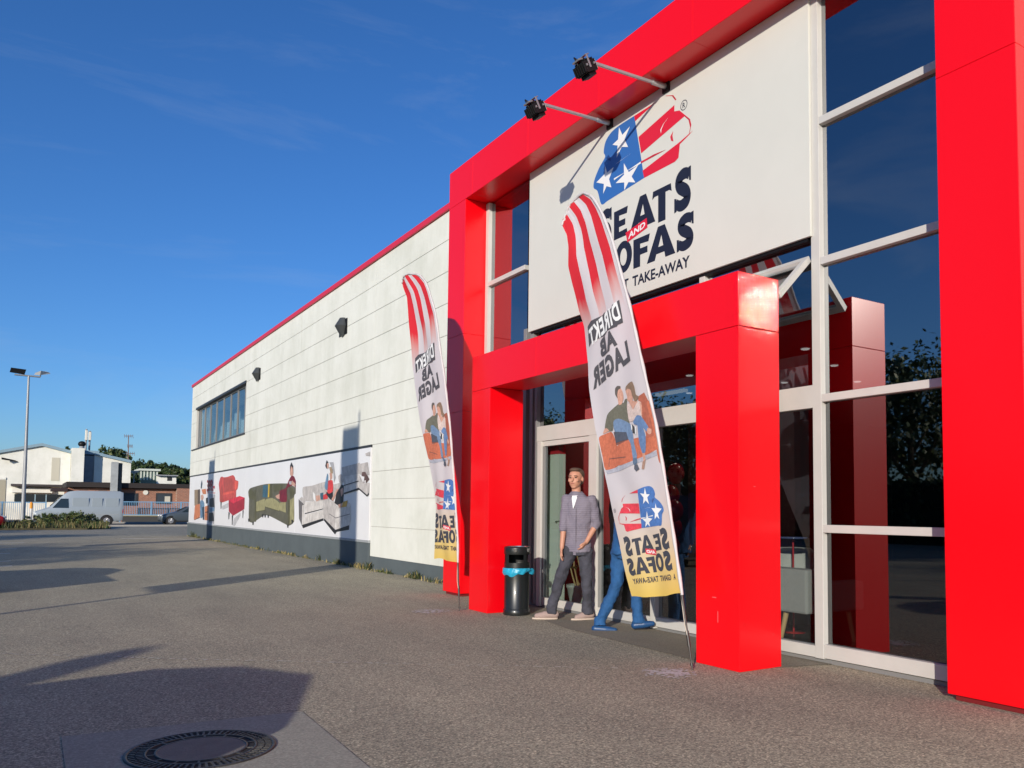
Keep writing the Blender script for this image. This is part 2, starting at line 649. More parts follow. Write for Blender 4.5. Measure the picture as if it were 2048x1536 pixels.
# ------------------------------------------------------------------ manhole cover
IRON = M('cast iron', (0.06, 0.056, 0.052), rough=0.5, metal=0.5, vary=0.35, scale=14, bump=0.25, bscale=60)
IRONDK = M('iron grooves', (0.012, 0.012, 0.013), rough=0.9)
mh = thing('manhole_cover', 'round iron manhole cover with a concrete middle in the smooth patch', 'manhole cover', (.92, 5.2, 0))
c = (.92, 5.2, 0)
b = MB()
b.lathe(c, [(.405, .004), (.405, .010), (.385, .011), (.383, .007)], 72)
b.build('rim', IRON, mh)
b = MB()
b.lathe(c, [(.383, .0055), (.29, .0055), (.24, .0055)], 72, 1)
b.lathe(c, [(.300, .0055), (.300, .0105), (.288, .0105), (.288, .0055)], 72)
b.lathe(c, [(.248, .0055), (.248, .0105), (.233, .0105), (.233, .0055)], 72)
for k in range(64):
    a = 2 * math.pi * k / 64
    w = .0065
    for r0, r1, ww in ((.303, .340, w), (.346, .380, w)):
        dx, dy = math.cos(a), math.sin(a)
        q = [(c[0] + dx * rr - dy * s * ww, c[1] + dy * rr + dx * s * ww) for rr, s in ((r0, -1), (r1, -1), (r1, 1), (r0, 1))]
        b.hexa([(p[0], p[1], .0055) for p in q], [(p[0], p[1], .0105) for p in q])
for k in range(14):
    a = 2 * math.pi * k / 14
    dx, dy = math.cos(a), math.sin(a)
    q = [(c[0] + dx * rr - dy * s * .006, c[1] + dy * rr + dx * s * .006) for rr, s in ((.247, -1), (.289, -1), (.289, 1), (.247, 1))]
    b.hexa([(p[0], p[1], .0055) for p in q], [(p[0], p[1], .0105) for p in q])
b.build('ring_grid', [IRON, IRONDK], mh)
b = MB()
b.lathe(c, [(.2335, .0098), (.0001, .0104)], 72)
b.build('concrete_middle', M('concrete infill', (0.17, 0.155, 0.135), rough=0.9, vary=0.15, scale=8, bump=0.3, bscale=70), mh)

# ------------------------------------------------------------------ the store
WX = 6.694            # outer face of the white panels
store = thing('store_building', 'long white panelled store with a red framed glass front', 'building', (7, 20, 0))
WEND = 43.3
C0 = .355
CH = .6245
joints = [12.60, 18.33, 24.5, 30.72, 36.95, WEND]
b = MB()


def wall_piece(y0, y1, z0, z1):
    b.box(WX, WX + .10, y0 + .005, y1 - .005, z0 + .006, z1 - .006, 0)
    b.box(WX + .013, WX + .14, y0, y1, z0, z1, 1)


WY0, WY1, WZ0, WZ1 = 31.62, 42.0, C0 + 6 * CH, C0 + 9 * CH
PZ = 2.85
rows = [(.30, C0 + CH)] + [(C0 + CH * k, C0 + CH * (k + 1)) for k in range(1, 10)] + [(C0 + CH * 10, 7.165)]
for z0, z1 in rows:
    for y0, y1 in zip(joints[:-1], joints[1:]):
        if y0 >= 18.3 and z1 < PZ + .1:
            continue
        if z0 > WZ0 - .1 and z1 < WZ1 + .1:
            if y1 <= WY0:
                wall_piece(y0, y1, z0, z1)
            else:
                if y0 < WY0:
                    wall_piece(y0, WY0, z0, z1)
                if y1 > WY1:
                    wall_piece(WY1, y1, z0, z1)
            continue
        wall_piece(y0, y1, z0, z1)
b.box(WX + .145, 45, 12.64, WEND - .002, 2.86, 4.08, 0)
b.box(WX + .4, 45, 12.641, WEND - .003, 0.0, 2.855, 0)
b.box(WX + .145, 45, 12.642, WY0 - .01, 4.085, 7.12, 0)
b.box(WX + .145, 45, WY1 + .01, WEND - .004, 4.085, 7.12, 0)
b.box(WX + 1.6, 45, WY0 - .008, WY1 + .008, 4.086, 7.12, 0)
b.box(WX + .145, WX + 1.59, WY0 - .009, WY1 + .009, WZ1 + .01, 7.12, 0)
# the store goes on to the near side of the entrance
b.box(WX, 45, -14, 3.03, .3, 7.16, 0)
b.build('wall', [WALL, GAP], store)
b = MB()
b.box(WX - .005, WX + .2, 12.63, 18.33, -.05, .302)
b.box(WX - .03, WX + .2, 18.335, WEND, -.05, .60)
b.box(WX - .05, WX + .2, 18.34, WEND - .01, .602, .655, 1)
b.box(WX + .01, 40, -13.9, 3.03, -.05, .298)
b.build('plinth', [PLINTH, M('ledge', (0.3, 0.32, 0.33), rough=.7, vary=.1)], store, bevel=.004)
b = MB()
b.box(WX - .05, 45.05, 12.63, WEND + .05, 7.168, 7.29)
b.box(WX - .05, 45.05, -14, 3.06, 7.168, 7.29)
b.build('roof_trim', REDPINK, store, bevel=.006)
b = MB()
b.box(WX + .1, 45, -14, WEND, 7.12, 7.2)
b.build('roof', M('roof felt', (.08, .08, .08), rough=.9), store)
b = MB()
b.box(WX - .022, WX + .02, 18.34, WEND - .35, 2.80, 2.862)
b.build('dark_trim', TRIMDK, store)

# upper window of the white wing: ten sashes
wf = MB()
wf.box(WX + .10, WX + .16, WY0, WY1, WZ1 - .09, WZ1)
wf.box(WX + .10, WX + .16, WY0, WY1, WZ0, WZ0 + .08)
wf.box(WX - .04, WX + .13, WY0 - .05, WY1 + .9, WZ0 - .05, WZ0 + .001, 1)
wf.box(WX - .03, WX + .10, WY0 - .04, WY1 + .05, WZ1 - .03, WZ1 + .06, 1)
ys = [31.62, 32.2, 33.5, 34.8, 36.2, 37.7, 39.05, 40.4, 41.55, 42.0]
for y in ys:
    wf.box(WX + .095, WX + .165, y - .045, y + .045, WZ0 + .08, WZ1 - .09)
fr = wf.build('window', [ALUDK, TRIMDK], store)
for y0, y1 in zip(ys[:-1], ys[1:]):
    MB().box(WX + .125, WX + .133, y0 + .045, y1 - .045, WZ0 + .08, WZ1 - .09).build('pane', GLASSP, fr)
# what shows behind those panes: pale blinds, two curtains, a back wall
b = MB()
b.box(WX + 1.45, WX + 1.58, WY0, WY1, WZ0, WZ1)
b.build('room_wall', M('office wall', (.3, .36, .4), rough=.9), fr)
b = MB()
for y0, y1, z0, z1 in ((32.3, 33.35, .1, 1.1), (33.6, 34.7, .1, .75), (35.0, 36.0, .5, 1.15), (36.4, 37.5, .1, .9), (37.9, 38.8, .1, .85)):
    b.box(WX + .5, WX + .52, y0, y1, WZ0 + z0, WZ0 + z1)
b.build('blind', M('pale blind', (.6, .68, .68), rough=.9), fr)
b = MB()
for i in range(9):
    y = 40.45 + i * .17
    b.hexa([(WX + .25, y, WZ0 + .08), (WX + .33, y, WZ0 + .08), (WX + .33, y + .10, WZ0 + .08), (WX + .25, y + .1, WZ0 + .08)],
           [(WX + .25, y - .45 + .1 * (i % 4), WZ1 - .1), (WX + .33, y - .45 + .1 * (i % 4), WZ1 - .1), (WX + .33, y - .37 + .1 * (i % 4), WZ1 - .1), (WX + .25, y - .37 + .1 * (i % 4), WZ1 - .1)])
b.build('curtain', M('cream curtain', (.62, .58, .46), rough=.9), fr)

# red frame round the glass front; it stops a hand's width above the ground
FX = 5.873
b = MB()
ysplit = [3.074, 4.763, 6.512, 8.262, 10.01, 11.76, 12.625]
for y0, y1 in zip(ysplit[:-1], ysplit[1:]):
    b.box(FX, 6.52, y0 + .001, y1 - .001, 6.472, 7.094)
for y0, y1 in ((12.0, 12.625), (3.074, 3.698)):
    for z0, z1 in (((.045, 2.975), (2.975, 4.24), (4.24, 6.47)) if y0 > 10 else ((.045, 4.80), (4.80, 6.47))):
        b.box(FX, 7.1, y0, y1, z0 + .001, z1 - .001)
b.box(FX + .012, 7.08, 3.086, 12.613, 6.484, 7.086, 1)
b.box(FX + .04, 7.06, 12.04, 12.585, 0, 6.49, 1)
b.box(FX + .04, 7.06, 3.114, 3.658, 0, 6.49, 1)
b.build('red_frame', [RED, REDGAP], store, bevel=.004)

# aluminium frame of the glass front
GX = 6.318
b = MB()


def post(y, w, z0, z1, x0=6.25, x1=6.362, m=0):
    b.box(x0, x1, y - w / 2, y + w / 2, z0, z1, m)


def rail(y0, y1, z, h, x0=6.255, x1=6.357, m=0):
    b.box(x0, x1, y0, y1, z - h / 2, z + h / 2, m)


post(11.946, .097, .04, 6.454)
post(10.673, .087, .04, 4.12, m=1)  # darker grey puts the pillar's shade into the colour of these posts
post(10.478, .087, .04, 4.12, m=1)
post(10.342, .068, .04, 3.344, m=1)
post(5.205, .102, .04, 6.454)
post(3.752, .097, .04, 6.454)
post(6.785, .087, 2.61, 4.03)
for z in (1.242, 2.469, 3.781, 5.152):
    rail(3.80, 5.153, z, .073)
rail(3.80, 5.153, .112, .126)
for z in (1.546, 2.566, 3.83, 5.084):
    rail(10.717, 11.897, z, .073)
rail(10.717, 11.897, .097, .107, m=1)
b.box(6.255, 6.357, 5.257, 10.307, 2.386, 2.605)             # broad header over the doors
rail(5.257, 7.60, .097, .107)
b.box(6.29, 6.35, 3.70, 11.99, -.01, .038, 1)
b.build('facade_frame', [ALU, ALUDK], store, bevel=.004)


def pane(y0, y1, z0, z1, m=GLASS, parent=store, x=GX):
    return MB().box(x - .006, x + .006, y0, y1, z0, z1).build('window_pane', m, parent)


zs = [.175, 1.206, 1.279, 2.432, 2.506, 3.744, 3.818, 5.115, 5.189, 6.454]
for z0, z1 in zip(zs[0::2], zs[1::2]):
    pane(3.80, 5.153, z0, z1, GLASSUP if z0 > 2 else GLASSLOW)
zs = [.151, 1.509, 1.583, 2.529, 2.603, 3.793, 3.867, 5.047, 5.121, 6.454]
for z0, z1 in zip(zs[0::2], zs[1::2]):
    pane(10.717, 11.897, z0, z1, GLASSUP)
pane(5.257, 7.60, .151, 2.386)
pane(5.257, 6.741, 2.605, 4.046, GLASSUP)
pane(6.829, 8.649, 2.605, 4.046, GLASSUP)
pane(8.651, 10.307, 2.605, 4.046, GLASSUP)
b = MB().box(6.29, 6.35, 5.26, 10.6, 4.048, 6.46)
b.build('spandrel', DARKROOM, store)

# top-hung sash, swung out over the portal
sa = MB()
hx, hz, ox, oz = 6.245, 3.859, 5.822, 3.441
ya, yb, yc, yd = 5.278, 5.336, 6.668, 6.726
for y0, y1 in ((ya, yb), (yc, yd)):
    sa.hexa([(hx, y0, hz), (hx + .03, y0, hz - .05), (hx + .03, y1, hz - .05), (hx, y1, hz)], [(ox, y0, oz), (ox + .03, y0, oz - .05), (ox + .03, y1, oz - .05), (ox, y1, oz)])
for t in (0, .9):
    x0, z0 = hx + (ox - hx) * t, hz + (oz - hz) * t
    x1, z1 = hx + (ox - hx) * (t + .1), hz + (oz - hz) * (t + .1)
    sa.hexa([(x0, yb, z0), (x1, yb, z1), (x1 + .03, yb, z1 - .05), (x0 + .03, yb, z0 - .05)], [(x0, yc, z0), (x1, yc, z1), (x1 + .03, yc, z1 - .05), (x0 + .03, yc, z0 - .05)])
sash = sa.build('open_sash', ALU, store)
gl = MB()
p0, p1 = Vector((hx, 0, hz)), Vector((ox, 0, oz))
a0, a1 = p0.lerp(p1, .1) + Vector((.015, 0, -.025)), p0.lerp(p1, .9) + Vector((.015, 0, -.025))
gl.hexa([(a0.x, yb, a0.z), (a1.x, yb, a1.z), (a1.x, yc, a1.z), (a0.x, yc, a0.z)], [(a0.x + .006, yb, a0.z - .006), (a1.x + .006, yb, a1.z - .006), (a1.x + .006, yc, a1.z - .006), (a0.x + .006, yc, a0.z - .006)])
gl.build('pane', GLASS, sash)

# doors: framed leaves between the posts
for y, w in ((10.225, .107), (8.874, .185), (7.64, .078)):
    MB().box(6.245, 6.365, y - w / 2, y + w / 2, .02, 2.384).build('door_post', ALU, store, bevel=.004)
for y0, y1 in ((8.968, 10.17), (7.68, 8.78)):
    d = MB()
    d.box(6.274, 6.337, y0, y1, .04, .145)
    d.box(6.274, 6.337, y0, y1, 2.31, 2.383)
    d.box(6.274, 6.337, y0, y0 + .04, .145, 2.31, 1)
    d.box(6.274, 6.337, y1 - .04, y1, .145, 2.31, 1)
    do = d.build('door', [ALU, ALUDK], store, bevel=.003)
    MB().box(6.302, 6.314, y0 + .04, y1 - .04, .145, 2.31).build('pane', GLASS, do)
    MB().tube([(6.22, y0 + .07, .95), (6.22, y0 + .07, 1.33)], .012).build('handle', ALUDK, do)

# inside of the shop, seen darkly through the glass
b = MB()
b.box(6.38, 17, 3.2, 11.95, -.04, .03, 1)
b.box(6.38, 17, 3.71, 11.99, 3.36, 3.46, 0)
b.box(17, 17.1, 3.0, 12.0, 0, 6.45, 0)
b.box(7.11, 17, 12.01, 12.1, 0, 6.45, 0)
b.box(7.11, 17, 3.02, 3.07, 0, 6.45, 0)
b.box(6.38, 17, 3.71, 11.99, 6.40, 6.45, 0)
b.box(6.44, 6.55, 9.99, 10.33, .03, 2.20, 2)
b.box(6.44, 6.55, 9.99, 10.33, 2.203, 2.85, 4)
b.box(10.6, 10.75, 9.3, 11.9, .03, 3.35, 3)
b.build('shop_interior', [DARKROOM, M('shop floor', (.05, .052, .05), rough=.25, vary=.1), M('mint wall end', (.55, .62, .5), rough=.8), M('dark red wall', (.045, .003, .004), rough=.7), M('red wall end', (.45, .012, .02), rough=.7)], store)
LAMP = M('lit tube', (.9, .85, .7), emit=(1, .86, .55), estr=1.6)
SPOT = M('lit spot', (.9, .9, .9), emit=(1, .93, .8), estr=3.5)
for y0 in (11.8, 10.7, 9.1):
    MB().box(8.8, 8.89, y0 - .72, y0, 3.31, 3.355).build('strip_light', LAMP, store)
    ld = bpy.data.lights.new('strip_glow', 'AREA')
    ld.energy, ld.size, ld.size_y, ld.shape, ld.color = 7, .7, .1, 'RECTANGLE', (1, .9, .72)
    lo = bpy.data.objects.new('strip_glow', ld)
    COL.objects.link(lo)
    lo.location = (8.845, y0 - .36, 3.30)
    lo.rotation_euler = (0, 0, rad(90))
for x, y in ((7.8, 6.66), (9.0, 7.2), (8.0, 8.95), (9.6, 8.6), (9.2, 10.3), (11, 9.6), (10.4, 7.9), (12, 11.2)):
    MB().lathe((x, y, 3.354), [(.055, 0), (.045, -.012), (.001, -.012)], 14).build('spot_light', SPOT, store)

# ------------------------------------------------------------------ sign over the doors
SX = 6.216
sign = thing('shop_sign', 'large cream sign board with a flag sofa emblem and navy lettering', 'sign', (SX, 7.8, 5.2))
b = MB()
for y0, y1 in ((5.235, 10.527),):
    b.box(SX, SX + .030, y0, y1, 4.039, 6.466)
b.build('board', SIGNW, sign, bevel=.002)
b = MB().box(SX + .0305, SX + .10, 5.29, 10.49, 4.008, 6.45)
b.build('backing', BLACK, sign)

# ------------------------------------------------------------------ red portal in front of the doors
AX0, AX1 = 5.266, 5.788
portal = thing('entrance_portal', 'glossy red square gateway standing before the shop doors', 'portal', (5.5, 7.8, 0))
for y0, y1 in ((5.248, 5.803), (9.917, 10.46)):
    b = MB()
    b.box(AX0, AX1, y0, y1, .002, 3.048)
    b.box(AX0 + .01, AX1 - .01, y0 + .01, y1 - .01, 0, 3.05, 1)
    b.build('pillar', [RED, REDGAP], portal, bevel=.003)
b = MB()
for y0, y1 in ((5.248, 6.98), (6.98, 8.72), (8.72, 10.46)):
    b.box(AX0, AX1, y0 + (.001 if y0 > 5.3 else 0), y1 - (.001 if y1 < 10.4 else 0), 3.052, 3.545)
b.box(AX0 + .01, AX1 - .01, 5.26, 10.45, 3.056, 3.535, 1)
b.build('beam', [RED, REDGAP], portal, bevel=.003)
SCR = M('scuff on red', (.7, .10, .11), rough=.7)
b = MB()
for y, z, w, h in ((5.56, .62, .025, .004), (5.515, .45, .004, .05)):
    MB().box(AX0 - .0012, AX0 + .001, y - w, y + w, z - h, z + h).build('scuff_mark', SCR, portal)
for x, z, w, h in ((5.46, 1.62, .012, .003),):
    MB().box(x - w, x + w, 5.248 - .0012, 5.249, z - h, z + h).build('scuff_mark', SCR, portal)
# ------------------------------------------------------------------ printed art
# sofa emblem in banner shares (u from the pole edge, v from the foot)
EMBLEM = [('blue',[(0.46,0.235),(0.337,0.235),(0.257,0.2325),(0.205,0.225),(0.188,0.2125),(0.201,0.205),(0.145,0.195),(0.101,0.1825),(0.094,0.1725),(0.132,0.165),(0.168,0.145),(0.22,0.145),(0.544,0.15),(0.505,0.19)]),
('red',[(0.633,0.235),(0.459,0.235),(0.467,0.2275)]),
('red',[(0.779,0.2175),(0.496,0.205),(0.519,0.1825),(0.86,0.1975),(0.816,0.2075),(0.778,0.21)]),
('red',[(0.888,0.1725),(0.914,0.175),(0.813,0.17),(0.531,0.16),(0.544,0.15),(0.783,0.15),(0.809,0.1525),(0.819,0.1675)]),
('line',[(0.794,0.2225),(0.771,0.23),(0.716,0.235),(0.633,0.235),(0.634,0.235),(0.71,0.235),(0.761,0.23),(0.785,0.2225)]),
('line',[(0.86,0.1975),(0.893,0.19),(0.902,0.1825),(0.891,0.175),(0.883,0.1725),(0.894,0.18),(0.882,0.19),(0.851,0.1975)]),
('line',[(0.77,0.1875),(0.748,0.1825),(0.754,0.1775),(0.772,0.175),(0.767,0.18),(0.765,0.1825)]),
('line',[(0.719,0.17),(0.622,0.1725),(0.516,0.1725),(0.519,0.17),(0.622,0.17),(0.712,0.17)]),
('white',[(0.634,0.19),(0.543,0.19),(0.44,0.19),(0.312,0.1875),(0.292,0.1875),(0.441,0.19),(0.544,0.19),(0.612,0.19)]),
('white',[(0.739,0.2075),(0.694,0.2025),(0.673,0.1975),(0.678,0.1925),(0.681,0.1975),(0.699,0.2025)]),
('white',[(0.516,0.1725),(0.385,0.17),(0.284,0.17),(0.286,0.1675),(0.387,0.17),(0.516,0.17)]),
('white',[(0.329,0.2325),(0.321,0.2175),(0.27,0.215),(0.317,0.21),(0.309,0.195),(0.354,0.205),(0.409,0.2),(0.378,0.2125),(0.425,0.225),(0.359,0.22)]),
('white',[(0.205,0.1925),(0.199,0.1825),(0.121,0.1775),(0.193,0.17),(0.187,0.1575),(0.218,0.165),(0.263,0.16),(0.241,0.1725),(0.282,0.185),(0.223,0.1825)]),
('white',[(0.373,0.1825),(0.375,0.1675),(0.301,0.1625),(0.377,0.1575),(0.378,0.1475),(0.414,0.155),(0.472,0.15),(0.441,0.16),(0.496,0.17),(0.416,0.1675)]),
('blue2',[(0.235,0.205),(0.212,0.2025),(0.238,0.1975),(0.256,0.195),(0.251,0.2)])]
# photo of a couple on a sofa, same shares
COUPLE = [('shadow',[(0.971,0.3125),(0.734,0.3075),(0.441,0.3025),(0.044,0.2975),(0.047,0.2875),(0.383,0.2925),(0.692,0.295),(0.952,0.3025)]),
('sofa',[(0.976,0.395),(0.928,0.4),(0.75,0.395),(0.715,0.3825),(0.695,0.355),(0.732,0.31),(0.969,0.315),(0.979,0.3475)]),
('sofa_dark',[(0.704,0.39),(0.704,0.3575),(0.632,0.355),(0.459,0.3525),(0.445,0.37)]),
('sofa',[(0.703,0.3525),(0.632,0.355),(0.46,0.3525),(0.039,0.33),(0.048,0.3),(0.44,0.3025),(0.732,0.31)]),
('sofa_back',[(0.17,0.43),(0.057,0.43),(0.014,0.4),(0.034,0.335),(0.028,0.33),(0.163,0.3325),(0.168,0.385)]),
('sofa',[(0.054,0.4025),(0,0.4),(0.006,0.275),(0.036,0.2775),(0.046,0.3425)]),
('sofa_dark',[(0.88,0.3375),(0.566,0.32),(0.568,0.3175),(0.875,0.335),(0.895,0.3175),(0.911,0.3175)]),
('olive',[(0.75,0.4375),(0.628,0.4425),(0.509,0.445),(0.435,0.44),(0.402,0.445),(0.363,0.4425),(0.396,0.425),(0.41,0.3875),(0.578,0.4125),(0.656,0.4125),(0.71,0.395),(0.794,0.4),(0.847,0.41)]),
('skin',[(0.855,0.41),(0.813,0.41),(0.777,0.4),(0.837,0.4),(0.891,0.4025)]),
('skin',[(0.542,0.47),(0.505,0.48),(0.446,0.48),(0.416,0.465),(0.421,0.45),(0.474,0.44),(0.522,0.4425),(0.518,0.4575)]),
('hairdark',[(0.542,0.47),(0.521,0.4825),(0.479,0.485),(0.432,0.48),(0.438,0.475),(0.48,0.475),(0.512,0.465),(0.516,0.4575)]),
('blouse',[(0.389,0.4275),(0.331,0.43),(0.294,0.41),(0.179,0.42),(0.132,0.4125),(0.163,0.385),(0.237,0.3925),(0.319,0.3875),(0.41,0.3925)]),
('skin',[(0.331,0.43),(0.273,0.43),(0.179,0.42),(0.294,0.41)]),
('skin',[(0.153,0.4175),(0.131,0.41),(0.144,0.395),(0.168,0.385),(0.166,0.4)]),
('skin',[(0.36,0.4625),(0.294,0.4675),(0.236,0.455),(0.262,0.43),(0.325,0.43),(0.361,0.44),(0.351,0.4475)]),
('hair',[(0.342,0.47),(0.274,0.4725),(0.209,0.47),(0.188,0.455),(0.188,0.4375),(0.144,0.4275),(0.202,0.4225),(0.232,0.425),(0.256,0.4425),(0.263,0.455),(0.314,0.4625),(0.36,0.4625)]),
('jeans',[(0.664,0.4125),(0.613,0.415),(0.545,0.41),(0.396,0.385),(0.395,0.37),(0.489,0.3725),(0.678,0.39)]),
('jeans',[(0.489,0.3725),(0.393,0.3725),(0.393,0.3375),(0.374,0.3075),(0.445,0.3075),(0.451,0.34),(0.48,0.355)]),
('jeans_dark',[(0.686,0.39),(0.489,0.3725),(0.48,0.355),(0.697,0.3625)]),
('jeans2',[(0.335,0.385),(0.25,0.3925),(0.179,0.385),(0.102,0.3525),(0.135,0.345),(0.212,0.365),(0.283,0.3725),(0.333,0.38)]),
('jeans2',[(0.272,0.3725),(0.201,0.365),(0.169,0.3375),(0.216,0.3075),(0.276,0.3075),(0.302,0.335)]),
('skin',[(0.117,0.3525),(0.062,0.345),(0.077,0.3375),(0.111,0.3375),(0.137,0.345)]),
('skin',[(0.278,0.3075),(0.233,0.305),(0.243,0.29),(0.28,0.2875)]),
('shoe',[(0.294,0.29),(0.243,0.29),(0.291,0.2725),(0.33,0.275)]),
('sock',[(0.445,0.3075),(0.376,0.305),(0.383,0.2925),(0.437,0.29),(0.456,0.2975)]),
('shoedark',[(0.437,0.29),(0.386,0.29),(0.364,0.2775),(0.42,0.275),(0.448,0.2825)]),
('white',[(0.389,0.3825),(0.365,0.3775),(0.373,0.37),(0.397,0.37)]),
('black',[(0.365,0.3825),(0.332,0.3725),(0.345,0.3575),(0.385,0.3625)]),
('white',[(0.324,0.3725),(0.294,0.37),(0.331,0.355),(0.349,0.355)])]
